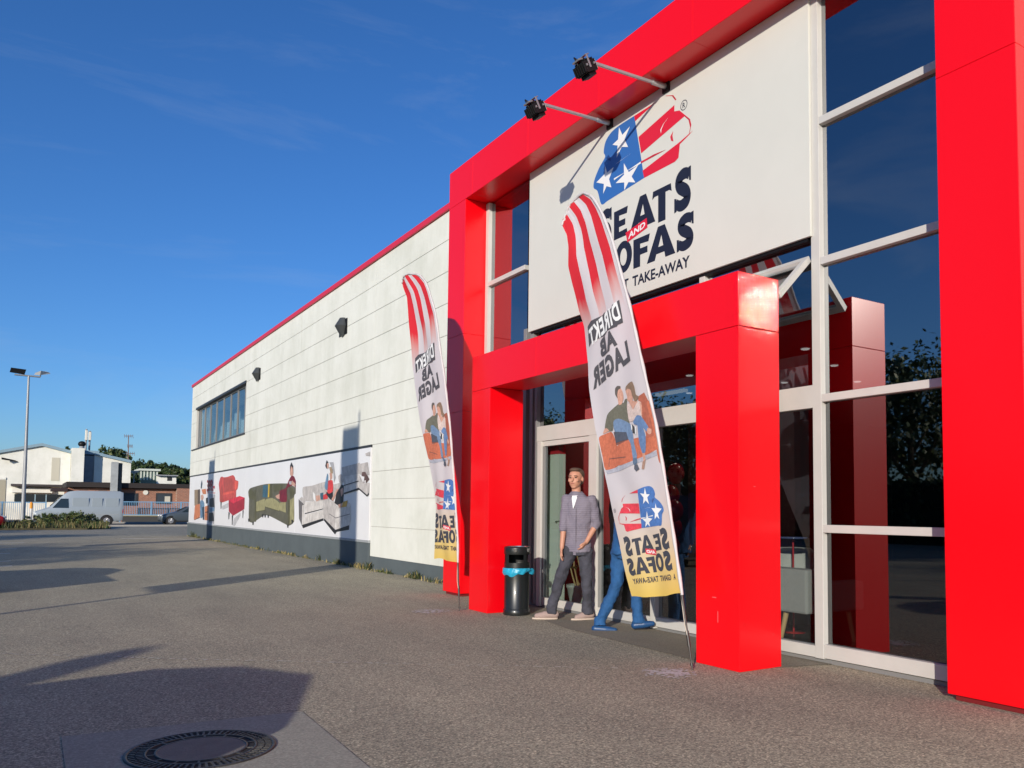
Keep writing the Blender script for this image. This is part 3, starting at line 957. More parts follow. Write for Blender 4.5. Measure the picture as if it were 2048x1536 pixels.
# furniture posters on the long wall: (y, z) on the wall
POSTER = [('wood',[(41.66,2.17),(40.18,2.18),(40.04,1.48),(41.51,1.44)]),
('wooddk',[(40.77,2.17),(40.18,2.18),(40.05,1.55),(40.63,1.48)]),
('orange',[(41.34,1.44),(40.1,1.5),(39.99,0.95),(41.49,0.79),(41.45,1.13)]),
('brown',[(41.49,0.79),(39.99,0.94),(39.98,0.89),(41.37,0.77)]),
('orange',[(38.89,1.4),(37.96,1.46),(37.85,0.81),(38.83,0.81)]),
('brown',[(38.79,1.17),(37.92,1.21),(37.91,1.15),(38.79,1.12)]),
('denim',[(40.06,1.59),(39.61,1.7),(39.02,1.55),(39.1,1.18),(39.36,0.92),(39.88,0.91)]),
('navy',[(39.55,1.37),(38.99,1.4),(38.88,0.83),(39.23,0.81)]),
('skinp',[(39.91,1.89),(39.45,1.93),(39.22,1.81),(39.45,1.68),(39.82,1.71)]),
('orange',[(39.8,2.16),(38.78,2.18),(38.64,1.94),(39.45,1.95)]),
('navy',[(39.97,2.46),(39.78,2.59),(39.64,2.42),(39.76,2.2),(40.03,2.22)]),
('black',[(38.66,1.77),(38.27,1.79),(38.22,1.55),(38.61,1.53)]),
('grey',[(37.96,1.95),(36.64,1.9),(36.43,0.69),(37.92,0.68)]),
('black',[(37.77,1.73),(36.89,1.78),(36.55,1.37),(37.76,1.39)]),
('black',[(37.81,1.14),(36.88,1.16),(36.63,0.8),(37.84,0.76)]),
('denim',[(37.8,1.35),(36.64,1.37),(36.66,1.22),(37.77,1.17)]),
('redtext',[(38.5,2.01),(36.52,1.98),(36.52,1.95),(38.5,1.98)]),
('greysh',[(35.34,1.41),(33.89,1.56),(32.67,1.54),(33.86,1.38),(34.98,1.28)]),
('greysh',[(33.14,0.71),(32.81,0.98),(31.75,1.18),(31.74,1.08),(32.68,0.66)]),
('coral',[(35.96,2.32),(35.7,2.57),(35.37,2.61),(34.98,2.57),(34.21,2.57),(33.28,2.61),(32.89,2.5),(32.8,2.41),(32.28,2.34),(32.38,2.07),(32.59,2.01),(32.6,1.79),(32.7,1.75),(34.94,1.58),(35.62,1.6),(35.73,1.97)]),
('coraldk',[(34.98,2.55),(33.42,2.51),(33.04,2.02),(34.84,1.98)]),
('corallt',[(35,1.95),(33.04,2),(32.99,1.94),(34.91,1.86)]),
('coraldk',[(35.73,1.99),(35.15,2.31),(34.94,1.58),(35.58,1.6)]),
('corallt',[(33.02,2.39),(32.35,2.34),(32.42,2.09),(32.89,2.05)]),
('black',[(35.5,1.61),(35.24,1.6),(35.28,1.31),(35.39,1.31)]),
('crimson',[(33.91,1.67),(31.98,1.8),(31.14,1.73),(33.11,1.52)]),
('crimsondk',[(33.91,1.67),(33.11,1.52),(31.14,1.73),(31.15,1.32),(33.04,1.06),(33.8,1.22)]),
('black',[(33.87,1.2),(33.63,1.17),(33.71,0.92),(33.83,0.92)]),
('black',[(33.23,1.08),(33.01,1.07),(33.08,0.73),(33.18,0.72)]),
('black',[(31.42,1.26),(31.25,1.29),(31.31,1),(31.39,1)]),
('olive',[(30.63,1.93),(30.31,2.06),(28.79,2.14),(27.67,2.16),(25.52,2.12),(25.26,2.05),(24.83,2.03),(24.44,1.94),(24.46,1.81),(24.68,1.73),(24.61,0.99),(25.19,0.85),(25.57,0.89),(27.55,1.12),(28.35,1.11),(29.73,0.87),(30.41,0.93),(30.47,1.69)]),
('olivedk',[(30.6,1.96),(30.22,2.04),(29.71,1.88),(29.63,1.65),(30.47,1.71)]),
('olivedk',[(25.23,2.02),(24.82,1.95),(24.63,1.78),(25.16,1.66)]),
('olivelt',[(25.12,1.62),(24.68,1.7),(24.64,1.01),(25.08,0.9)]),
('olivelt',[(29.38,1.57),(28.2,1.68),(28.15,1.31),(29.34,1.25)]),
('olivelt',[(28.08,1.64),(27.19,1.69),(26.36,1.54),(26.33,1.29),(28.09,1.42)]),
('olivelt',[(26.29,1.54),(25.58,1.57),(25.55,1.24),(26.26,1.3)]),
('olivedk',[(29.38,1.25),(28.12,1.31),(28.11,1.28),(29.38,1.22)]),
('olivedk',[(28.09,1.42),(26.36,1.29),(26.36,1.27),(28.09,1.38)]),
('olivedk',[(29.68,1.99),(29.48,1.99),(29.3,0.91),(29.49,0.89)]),
('olivedk',[(25.37,1.66),(25.17,1.62),(25.09,0.88),(25.26,0.88)]),
('tealp',[(28.48,2.12),(27.78,2.12),(27.83,1.71),(28.51,1.73)]),
('yellowp',[(27.78,2.14),(27.6,2.15),(27.62,1.73),(27.8,1.71)]),
('olivedk',[(27.6,2.15),(27.31,2.15),(27.26,1.72),(27.58,1.71)]),
('olivedk',[(27.1,2.11),(25.89,2.1),(26.26,1.9),(27.07,1.88)]),
('maroon',[(25.34,2.19),(25.04,2.33),(24.74,2.31),(24.46,2.1),(24.47,1.96),(24.83,2.05),(25.5,1.96),(25.46,1.57),(26.29,1.59),(26.33,1.9),(25.63,1.98)]),
('skinp',[(25.2,2.62),(24.89,2.62),(24.84,2.36),(25.04,2.33),(25.17,2.37)]),
('black',[(25.2,2.65),(25.06,2.74),(24.86,2.62),(24.81,2.37),(24.89,2.56),(25.08,2.63),(25.19,2.45)]),
('skinp',[(24.91,2.2),(24.48,2.07),(24.65,2.01),(25.02,2.08)]),
('skinp',[(26.82,1.75),(26.32,1.82),(26.3,1.65),(26.64,1.68)]),
('grey',[(25.27,2.17),(24.97,2.18),(25.02,2.07),(25.23,2.09)]),
('black',[(30.5,0.99),(30.26,0.99),(30.29,0.89),(30.43,0.88)]),
('black',[(29.85,0.88),(29.62,0.89),(29.66,0.78),(29.79,0.78)]),
('black',[(28.5,1.16),(28.29,1.17),(28.32,1.06),(28.45,1.06)]),
('black',[(28.16,1.16),(27.96,1.16),(27.99,1.06),(28.11,1.06)]),
('black',[(27.76,1.15),(27.56,1.15),(27.59,1.06),(27.7,1.05)]),
('black',[(25.35,0.88),(25.17,0.88),(25.2,0.79),(25.3,0.79)]),
('black',[(24.87,1.03),(24.71,1.04),(24.73,0.95),(24.83,0.95)]),
('sofag',[(23.81,1.97),(22.91,2),(21.77,2.08),(20.97,2),(20.36,2.03),(20.35,1.86),(21.14,1.62),(21.78,1.58),(23.49,1.57),(23.75,1.68)]),
('sofag',[(24.13,1.64),(23.88,1.71),(23.49,1.57),(23.6,1.48)]),
('sofadk',[(24.2,1.64),(23.6,1.48),(23.82,1.44),(23.8,0.88),(24.11,1.08)]),
('sofalt',[(23.82,1.46),(23.6,1.48),(23.52,0.92),(23.77,0.9)]),
('sofalt',[(23.58,1.55),(21.79,1.59),(21.77,1.38),(23.52,1.23)]),
('black',[(23.52,1.24),(21.77,1.38),(21.77,1.36),(23.52,1.21)]),
('sofalt',[(23.51,1.2),(21.79,1.35),(21.77,1.12),(23.49,0.92)]),
('black',[(23.8,0.9),(21.8,1.12),(21.77,1.06),(23.67,0.81)]),
('sofag',[(21.79,1.59),(20.93,1.56),(20.72,1.44),(20.75,0.85),(21.75,1.13)]),
('sofalt',[(20.72,1.44),(19.94,1.52),(19.65,1.48),(19.66,0.98),(20.77,0.85)]),
('sofadk',[(21.32,1.25),(20.77,1.15),(19.68,1.26),(19.68,1.24),(20.77,1.13),(21.32,1.23)]),
('black',[(21.75,1.12),(20.77,0.84),(19.71,0.98),(19.72,0.87),(20.66,0.79),(20.79,0.72),(21.3,0.9),(21.74,1.06)]),
('skinp',[(22.53,1.72),(22.19,1.73),(22.09,1.61),(22.46,1.56)]),
('white',[(22.81,1.83),(22.6,1.77),(22.52,1.56),(22.73,1.62)]),
('tealp',[(22.14,1.78),(21.86,1.8),(21.84,1.61),(22.07,1.61)]),
('redp',[(21.85,1.73),(21.48,1.79),(21.46,1.63),(21.84,1.61)]),
('black',[(21.59,1.81),(21.05,1.8),(21.03,1.57),(21.25,1.61),(21.58,1.74)]),
('redp',[(21.5,2.09),(21.1,2.1),(21.03,1.83),(21.37,1.76),(21.53,1.84)]),
('skinp',[(21.36,2.3),(21.15,2.33),(21.13,2.16),(21.29,2.1)]),
('hairp',[(21.4,2.45),(21.16,2.46),(21.07,2.28),(21.28,2.3)]),
('skinp',[(21.65,2.58),(21.46,2.55),(21.45,2.42),(21.58,2.43)]),
('black',[(21.74,2.5),(21.63,2.65),(21.46,2.57),(21.62,2.56),(21.58,2.43),(21.45,2.4),(21.64,2.43)]),
('grey',[(21.38,2.58),(21.06,2.57),(20.85,2.16),(20.97,2.03),(21.04,2.32)]),
('denim',[(21.74,1.98),(21.54,2.29),(21.46,2.21),(21.48,1.87),(21.65,1.88)]),
('skinp',[(21.14,1.61),(20.75,1.86),(20.65,1.83),(20.98,1.57)]),
('skinp',[(20.75,1.86),(20.55,1.88),(20.74,1.77)]),
('black',[(20.74,1.77),(20.36,1.98),(20.18,1.95),(20.2,1.54),(20.52,1.44),(20.88,1.52)]),
('skinp',[(20.42,1.86),(20.23,1.9),(20.19,1.76),(20.36,1.67)]),
('mustard',[(20.2,1.55),(19.85,1.58),(19.93,1.43),(20.31,1.41)]),
('skinp',[(20.57,1.48),(20.32,1.51),(20.31,1.41),(20.51,1.4)]),
('sofag',[(20.37,2.41),(19.04,2.47),(19.02,2.21),(20.27,2.17)]),
('sofag',[(20.62,2.2),(20.38,2.24),(20.22,2.15),(20.26,2.03),(20.51,2.03)]),
('sofalt',[(20.18,2.17),(19.07,2.21),(19.06,2.05),(20.16,1.96)]),
('black',[(20.19,1.96),(19.06,2.05),(19.05,2.03),(20.18,1.94)]),
('sofalt',[(20.16,1.94),(19.05,2.02),(19.04,1.88),(20.15,1.77)]),
('black',[(20.15,1.77),(19.04,1.88),(19.04,1.83),(20.14,1.73)]),
('sofag',[(19.04,2.44),(18.52,2.46),(18.38,2.16),(18.98,2.18)]),
('brownd',[(18.87,2.24),(18.64,2.24),(18.37,2.06),(18.58,1.98),(18.75,1.98),(18.69,2.13),(18.89,2.15)]),
('sofag',[(19.07,2.18),(18.75,1.98),(18.22,1.98),(18.21,1.76),(18.47,1.71),(19.04,1.87)]),
('black',[(19.04,1.87),(18.49,1.7),(18.21,1.75),(18.2,1.71),(18.49,1.66),(19.04,1.83)]),
('black',[(18.64,2.61),(18.34,2.61),(18.2,2.36),(18.22,1.98),(18.35,2.03),(18.38,2.26)]),
('sofag',[(18.66,2.67),(18.29,2.7),(18.32,2.6),(18.62,2.61)]),
('white',[(18.69,2.04),(18.6,2.04),(18.6,1.97),(18.66,1.97)])]
ACOL = dict(
    shadow=(.36, .36, .42), sofa=(.50, .115, .045), sofa_dark=(.17, .05, .035), sofa_back=(.36, .08, .035), olive=(.11, .105, .07),
    skin=(.55, .28, .2), hairdark=(.08, .06, .05), hair=(.2, .12, .07), blouse=(.6, .47, .43), jeans=(.12, .2, .34), jeans_dark=(.04, .05, .08),
    jeans2=(.1, .19, .38), shoe=(.35, .2, .14), sock=(.07, .12, .2), shoedark=(.05, .055, .08), white=(.75, .75, .75), black=(.02, .018, .018),
    wood=(.26, .19, .12), wooddk=(.1, .07, .05), orange=(.52, .18, .08), brown=(.16, .07, .04), denim=(.12, .22, .34), navy=(.03, .05, .08),
    skinp=(.52, .3, .23), grey=(.36, .36, .38), redtext=(.45, .02, .03), greysh=(.45, .45, .46), coral=(.5, .07, .06), coraldk=(.4, .07, .055),
    corallt=(.66, .1, .07), crimson=(.6, .03, .06), crimsondk=(.33, .02, .035), olivedk=(.09, .085, .04), olivelt=(.3, .28, .14), tealp=(.04, .11, .16),
    yellowp=(.55, .38, .04), maroon=(.17, .012, .025), sofag=(.46, .43, .41), sofadk=(.13, .12, .12), sofalt=(.58, .55, .52), redp=(.6, .05, .05),
    hairp=(.35, .25, .15), mustard=(.6, .35, .05), brownd=(.12, .07, .06), blue=(.03, .13, .4), blue2=(.012, .05, .2), red=(.62, .012, .035), line=(.5, .02, .04),
    navyl=(.012, .014, .03), boardl=(.04, .035, .045))


def art(key, pale=0.0):
    c = ACOL[key]
    if pale:
        c = tuple(x * (1 - pale) + .6 * pale for x in c)
    if pale:
        return mat('print_' + key + '_cloth', c, 0.7, vary=.0 if key in ('navyl', 'white', 'boardl') else .22, scale=30)
    return mat('print_' + key, c, 0.5, vary=.0 if key in ('navyl', 'white', 'red', 'blue', 'redtext') else .3, scale=4.5)


def stroke(path, hw):
    """thick band along a path: list of quads"""
    out = []
    n = len(path)
    pts = [Vector(p) for p in path]
    Ls, Rs = [], []
    for i in range(n):
        t = (pts[min(i + 1, n - 1)] - pts[max(i - 1, 0)]).normalized()
        w = hw[i] if hasattr(hw, '__len__') else hw
        nn = Vector((-t.y, t.x)) * w
        Ls.append(pts[i] + nn)
        Rs.append(pts[i] - nn)
    for i in range(n - 1):
        out.append([tuple(Ls[i]), tuple(Ls[i + 1]), tuple(Rs[i + 1]), tuple(Rs[i])])
    return out


def smooth_path(p, k=4):
    out = []
    for i in range(len(p) - 1):
        p0, p1, p2, p3 = p[max(i - 1, 0)], p[i], p[i + 1], p[min(i + 2, len(p) - 1)]
        for j in range(k):
            t = j / k
            out.append(tuple(.5 * (2 * b + (c - a) * t + (2 * a - 5 * b + 4 * c - d) * t * t + (3 * b - a - 3 * c + d) * t ** 3) for a, b, c, d in zip(p0, p1, p2, p3)))
    out.append(p[-1])
    return out


_sp = smooth_path([(.84, .80), (.70, .865), (.50, .875), (.30, .80), (.245, .69), (.34, .585), (.52, .50), (.68, .415), (.755, .30), (.69, .185), (.48, .125), (.30, .135), (.12, .215)])
GLY = {
    'S': stroke(_sp, [.125 + .05 * math.sin(math.pi * i / (len(_sp) - 1)) for i in range(len(_sp))]) + [[(.80, .99), (.93, 1.0), (.93, .64), (.83, .66)], [(.03, .36), (.15, .34), (.16, .02), (.03, 0)]],
    'E': [[(0, 0), (1, 0), (.93, .24), (.38, .22), (.38, .39), (.82, .39), (.82, .61), (.38, .61), (.38, .79), (.93, .76), (1, 1), (0, 1)]],
    'T': [[(0, .76), (.04, 1), (.96, 1), (1, .76), (.88, .82), (.69, .82), (.69, 0), (.31, 0), (.31, .82), (.12, .82)]],
    'A': [[(0, 0), (.29, 0), (.345, .18), (.625, .18), (.66, 0), (1, 0), (.64, 1), (.40, 1), (.515, .74), (.585, .38), (.415, .38), (.525, .735), (.398, .998)]],
    'F': [[(0, 0), (.42, 0), (.42, .4), (.86, .4), (.86, .62), (.42, .62), (.42, .78), (.92, .75), (1, 1), (0, 1)]],
    'O': [[(.5 + .5 * math.cos(a), .5 + .52 * math.sin(a)), (.5 + .5 * math.cos(b), .5 + .52 * math.sin(b)), (.5 + .2 * math.cos(b - .25), .5 + .28 * math.sin(b - .25)), (.5 + .2 * math.cos(a - .25), .5 + .28 * math.sin(a - .25))]
          for a, b in [(2 * math.pi * i / 28, 2 * math.pi * (i + 1) / 28) for i in range(28)]],
}


GLAY = {('S', len(_sp) - 1): .12, ('S', len(_sp)): .12}


def text_polys(body, x0, x1, y0, y1, bold=0.02, shear=0.0, space=1.0):
    cu = bpy.data.curves.new('tmp', 'FONT')
    cu.body = body
    cu.offset = bold
    cu.space_character = space
    cu.shear = shear
    cu.resolution_u = 3
    o = bpy.data.objects.new('tmp', cu)
    COL.objects.link(o)
    me = o.to_mesh()
    vs = [v.co.copy() for v in me.vertices]
    fs = [list(p.vertices) for p in me.polygons]
    o.to_mesh_clear()
    bpy.data.objects.remove(o)
    bpy.data.curves.remove(cu)
    ax, bx = min(v.x for v in vs), max(v.x for v in vs)
    ay, by = min(v.y for v in vs), max(v.y for v in vs)
    f = lambda v: (x0 + (v.x - ax) / (bx - ax) * (x1 - x0), y0 + (v.y - ay) / (by - ay) * (y1 - y0))
    return [[f(vs[i]) for i in q] for q in fs]


ROUND = {'olive', 'coral', 'coraldk', 'corallt', 'olivedk', 'olivelt', 'sofag', 'sofalt', 'maroon', 'skin', 'skinp', 'hair', 'hairdark', 'hairp', 'jeans', 'jeans2', 'blouse', 'denim', 'redp', 'tealp', 'shoe', 'sofa', 'orange'}


def rounded(k, q):
    if k not in ROUND or len(q) < 5:
        return q
    n = len(q)
    out = []
    for i in range(n):
        p0, p1, p2, p3 = q[i - 1], q[i], q[(i + 1) % n], q[(i + 2) % n]
        for t in (0, .33, .67):
            out.append(tuple(
                             b + (c - b) * (t * t * (3 - 2 * t)) + .31 * ((c - a) * (t - 2 * t * t + t ** 3) + (d - b) * (t ** 3 - t * t)) for a, b, c, d in zip(p0, p1, p2, p3)))
    return out


POSTER = [(k, rounded(k, q)) for k, q in POSTER]
COUPLE = [(k, rounded(k, q)) for k, q in COUPLE]
_b = EMBLEM[0][1]
EMBLEM[0] = ('blue', smooth_path(_b[:-2], 4) + _b[-2:])


def logo(emblem_map):
    """the shop mark as (material key, polygon in sign (y, z), layer)"""
    out = []
    for i, (k, q) in enumerate(EMBLEM):
        out.append((k, [emblem_map(*p) for p in q], 1 + i * .2))

    def glyph(ch, yl, yr, z0, z1, layer=1):
        for q in GLY[ch]:
            out.append(('navyl', [(yl + (yr - yl) * x, z0 + (z1 - z0) * y) for x, y in q], layer + GLAY.get((ch, GLY[ch].index(q)), 0)))
    for ch, yl, yr, z0, z1 in (('S', 8.98, 8.66, 4.94, 5.42), ('E', 8.63, 8.33, 4.95, 5.33), ('A', 8.285, 7.775, 4.96, 5.37), ('T', 7.835, 7.467, 4.925, 5.345), ('S', 7.43, 7.10, 4.95, 5.44),
                               ('S', 8.97, 8.63, 4.46, 4.90), ('O', 8.60, 8.24, 4.475, 4.88), ('F', 8.212, 7.88, 4.467, 4.84), ('A', 7.94, 7.40, 4.465, 4.875), ('S', 7.385, 7.055, 4.46, 4.885)):
        glyph(ch, yl, yr, z0, z1)
    out.append(('red', [(8.372, 4.982), (7.938, 5.052), (7.924, 4.926), (8.334, 4.846)], 4))
    # AND runs up the tilted red bar
    for q in text_polys('AND', 0.09, .91, .2, .8, .03, .1):
        out.append(('white', [(8.353 - .424 * x, (4.846 + (4.982 - 4.846) * y) * (1 - x) + (4.926 + (5.052 - 4.926) * y) * x) for x, y in q], 5))
    for body, yl, yr, z0, z1 in (('A', 9.04, 8.94, 4.24, 4.375), ('GIANT', 8.84, 8.31, 4.24, 4.375), ('TAKE-AWAY', 8.23, 7.145, 4.24, 4.375)):
        n = len(body)
        # first letters stand a little taller
        for q in text_polys(body, 0, 1, 0, 1, .028):
            out.append(('navyl', [(yl + (yr - yl) * x, z0 + (z1 - z0) * y) for x, y in q], 1))
    return out


def reg_mark(cy, cz, r):
    out = []
    for i in range(24):
        a, b = 2 * math.pi * i / 24, 2 * math.pi * (i + 1) / 24
        out.append(('navyl', [(cy + r * math.cos(a), cz + r * math.sin(a)), (cy + r * math.cos(b), cz + r * math.sin(b)), (cy + .84 * r * math.cos(b), cz + .84 * r * math.sin(b)), (cy + .84 * r * math.cos(a), cz + .84 * r * math.sin(a))], 1))
    for q in text_polys('R', 0, 1, 0, 1, .02):
        out.append(('navyl', [(cy + r * .38 - r * .76 * x, cz - r * .5 + r * y) for x, y in q], 1))
    return out


def flat_art(name, items, x, step, parent, pale=0.0, ky=1.0, kz=0.0):
    """art on a wall or board: real thin layers standing off the plane at x"""
    keys = []
    b = MB()
    for k, q, layer in items:
        if k not in keys:
            keys.append(k)
        b.poly([(x - step * layer, y * ky, z * ky + kz) for y, z in q], keys.index(k))
    o = b.build(name, [art(k, pale) for k in keys], parent)
    return o


sign_map = lambda u, v: (7.085 + (.914 - u) / .82 * 2.017, 5.53 + (v - .145) / .09 * .94)
LOGO = logo(sign_map)
flat_art('emblem', [t for t in LOGO if min(p[1] for p in t[1]) > 5.5] + reg_mark(7.247, 6.215, .062), SX, .0012, sign, ky=.972, kz=.039)
low = [t for t in LOGO if min(p[1] for p in t[1]) <= 5.46 and max(p[1] for p in t[1]) < 5.47]
flat_art('lettering', [t for t in low if t[2] < 3 and min(p[1] for p in t[1]) > 4.915], SX, .0012, sign, ky=.972, kz=.039)
flat_art('lettering', [t for t in low if t[2] < 3 and 4.4 < min(p[1] for p in t[1]) <= 4.915], SX, .0012, sign, ky=.972, kz=.039)
for ya, yb in ((8.9, 9.2), (8.27, 8.9), (7, 8.27)):
    flat_art('tagline_word', [t for t in low if t[2] < 3 and min(p[1] for p in t[1]) <= 4.4 and ya < t[1][0][0] <= yb], SX, .0012, sign, ky=.972, kz=.039)
flat_art('word_plaque', [t for t in low if t[2] >= 3], SX, .0012, sign, ky=.972, kz=.039)

# ------------------------------------------------------------------ posters on the white wing
PWHITE = M('poster white', (.74, .74, .75), rough=.35, vary=.03, scale=1.0)
splits = [(18.36, 24.49, 'wall poster of a pale grey corner sofa with people lounging on it'),
          (24.51, 31.09, 'wall poster of an olive green tufted corner sofa with a woman'),
          (31.11, 36.6, 'wall poster of a coral armchair and crimson footstool'),
          (36.62, 43.0, 'wall poster with a red 399 price above orange sofas')]
for y0, y1, lab in splits:
    t = thing('wall_poster', lab, 'poster', (6.67, (y0 + y1) / 2, .655), 'furniture posters along the white wall')
    MB().box(6.664, 6.72, y0, y1, .657, 2.798).build('panel', PWHITE, t)
    its = []
    for i, (k, q) in enumerate(POSTER):
        cy = sum(p[0] for p in q) / len(q)
        if y0 <= cy < y1:
            its.append((k, [(min(max(p[0], y0 + .01), y1 - .01), min(max(p[1], .67), 2.79)) for p in q], 1 + len(its)))
    if '399' in lab:
        for q in text_polys('399.-', 0, 1, 0, 1, .03):
            its.append(('redtext', [(38.45 - 1.7 * x, 2.03 + .52 * y) for x, y in q], 60))
    flat_art('print', its, 6.664, .0004, t)
# ------------------------------------------------------------------ feather flags
def flag_cloth_mat():
    m = bpy.data.materials.new('printed flag cloth')
    m.use_nodes = True
    t = m.node_tree
    b = t.nodes['Principled BSDF']
    b.inputs['Roughness'].default_value = 0.75
    b.inputs['Specular IOR Level'].default_value = 0.2
    uv = t.nodes.new('ShaderNodeUVMap')
    sp = t.nodes.new('ShaderNodeSeparateXYZ')
    t.links.new(uv.outputs[0], sp.inputs[0])
    st = t.nodes.new('ShaderNodeValToRGB')
    st.color_ramp.interpolation = 'CONSTANT'
    wh = (.64, .60, .625, 1)
    rd = (.66, .03, .045, 1)
    e = st.color_ramp.elements
    e[0].position, e[0].color = 0, wh
    e[1].position, e[1].color = .07, rd
    for p, c in ((.245, wh), (.42, rd), (.585, wh), (.765, rd)):
        x = e.new(p)
        x.color = c
    t.links.new(sp.outputs[0], st.inputs[0])
    # vertical print: stripes fade out downwards, yellow foot
    body = t.nodes.new('ShaderNodeValToRGB')
    e = body.color_ramp.elements
    e[0].position, e[0].color = 0.0, (.74, .53, .13, 1)
    e[1].position, e[1].color = 0.045, (.74, .55, .20, 1)
    for p, c in ((.085, (.70, .57, .36, 1)), (.15, (.66, .57, .52, 1)), (.25, wh), (.6, (.62, .585, .62, 1))):
        x = e.new(p)
        x.color = c
    t.links.new(sp.outputs[1], body.inputs[0])
    nz = t.nodes.new('ShaderNodeTexNoise')
    nz.inputs['Scale'].default_value = 9
    nz.inputs['Detail'].default_value = 3
    t.links.new(uv.outputs[0], nz.inputs['Vector'])
    ad = t.nodes.new('ShaderNodeMath')
    ad.operation = 'MULTIPLY_ADD'
    ad.inputs[1].default_value = 0.07
    t.links.new(nz.outputs[0], ad.inputs[0])
    t.links.new(sp.outputs[1], ad.inputs[2])
    fa = t.nodes.new('ShaderNodeMapRange')
    fa.inputs[1].default_value = .685
    fa.inputs[2].default_value = .80
    t.links.new(ad.outputs[0], fa.inputs[0])
    # the red turns orange as it fades
    orr = t.nodes.new('ShaderNodeMixRGB')
    orr.inputs[1].default_value = (.70, .19, .07, 1)
    t.links.new(fa.outputs[0], orr.inputs[0])
    t.links.new(st.outputs[0], orr.inputs[2])
    isred = t.nodes.new('ShaderNodeSeparateColor')
    t.links.new(st.outputs[0], isred.inputs[0])
    lt = t.nodes.new('ShaderNodeMath')
    lt.operation = 'LESS_THAN'
    lt.inputs[1].default_value = .3
    t.links.new(isred.outputs[1], lt.inputs[0])
    pick = t.nodes.new('ShaderNodeMixRGB')
    t.links.new(lt.outputs[0], pick.inputs[0])
    t.links.new(st.outputs[0], pick.inputs[1])
    t.links.new(orr.outputs[0], pick.inputs[2])
    fin = t.nodes.new('ShaderNodeMixRGB')
    t.links.new(fa.outputs[0], fin.inputs[0])
    t.links.new(body.outputs[0], fin.inputs[1])
    t.links.new(pick.outputs[0], fin.inputs[2])
    t.links.new(fin.outputs[0], b.inputs['Base Color'])
    # woven cloth lets some light through
    tl = t.nodes.new('ShaderNodeBsdfTranslucent')
    t.links.new(fin.outputs[0], tl.inputs[0])
    mi = t.nodes.new('ShaderNodeMixShader')
    mi.inputs[0].default_value = .18
    out = t.nodes['Material Output']
    t.links.new(b.outputs[0], mi.inputs[1])
    t.links.new(tl.outputs[0], mi.inputs[2])
    t.links.new(mi.outputs[0], out.inputs[0])
    return m


CLOTH = flag_cloth_mat()
SLEEVE = M('flag sleeve', (.56, .53, .53), rough=.7)


def resample(P, n):
    d = [0]
    for a, b in zip(P[:-1], P[1:]):
        d.append(d[-1] + math.dist(a, b))
    out = []
    for i in range(n):
        s = d[-1] * i / (n - 1)
        k = 0
        while k < len(d) - 2 and d[k + 1] < s:
            k += 1
        f = (s - d[k]) / (d[k + 1] - d[k])
        out.append(tuple(a + (b - a) * f for a, b in zip(P[k], P[k + 1])))
    return out


def sm(a, b, x):
    t = max(0, min(1, (x - a) / (b - a)))
    return t * t * (3 - 2 * t)


LOGO_F = logo(lambda u, v: (7.104 + (.90 - u) / .433, 4.47 + (v - .0515) / .0905))


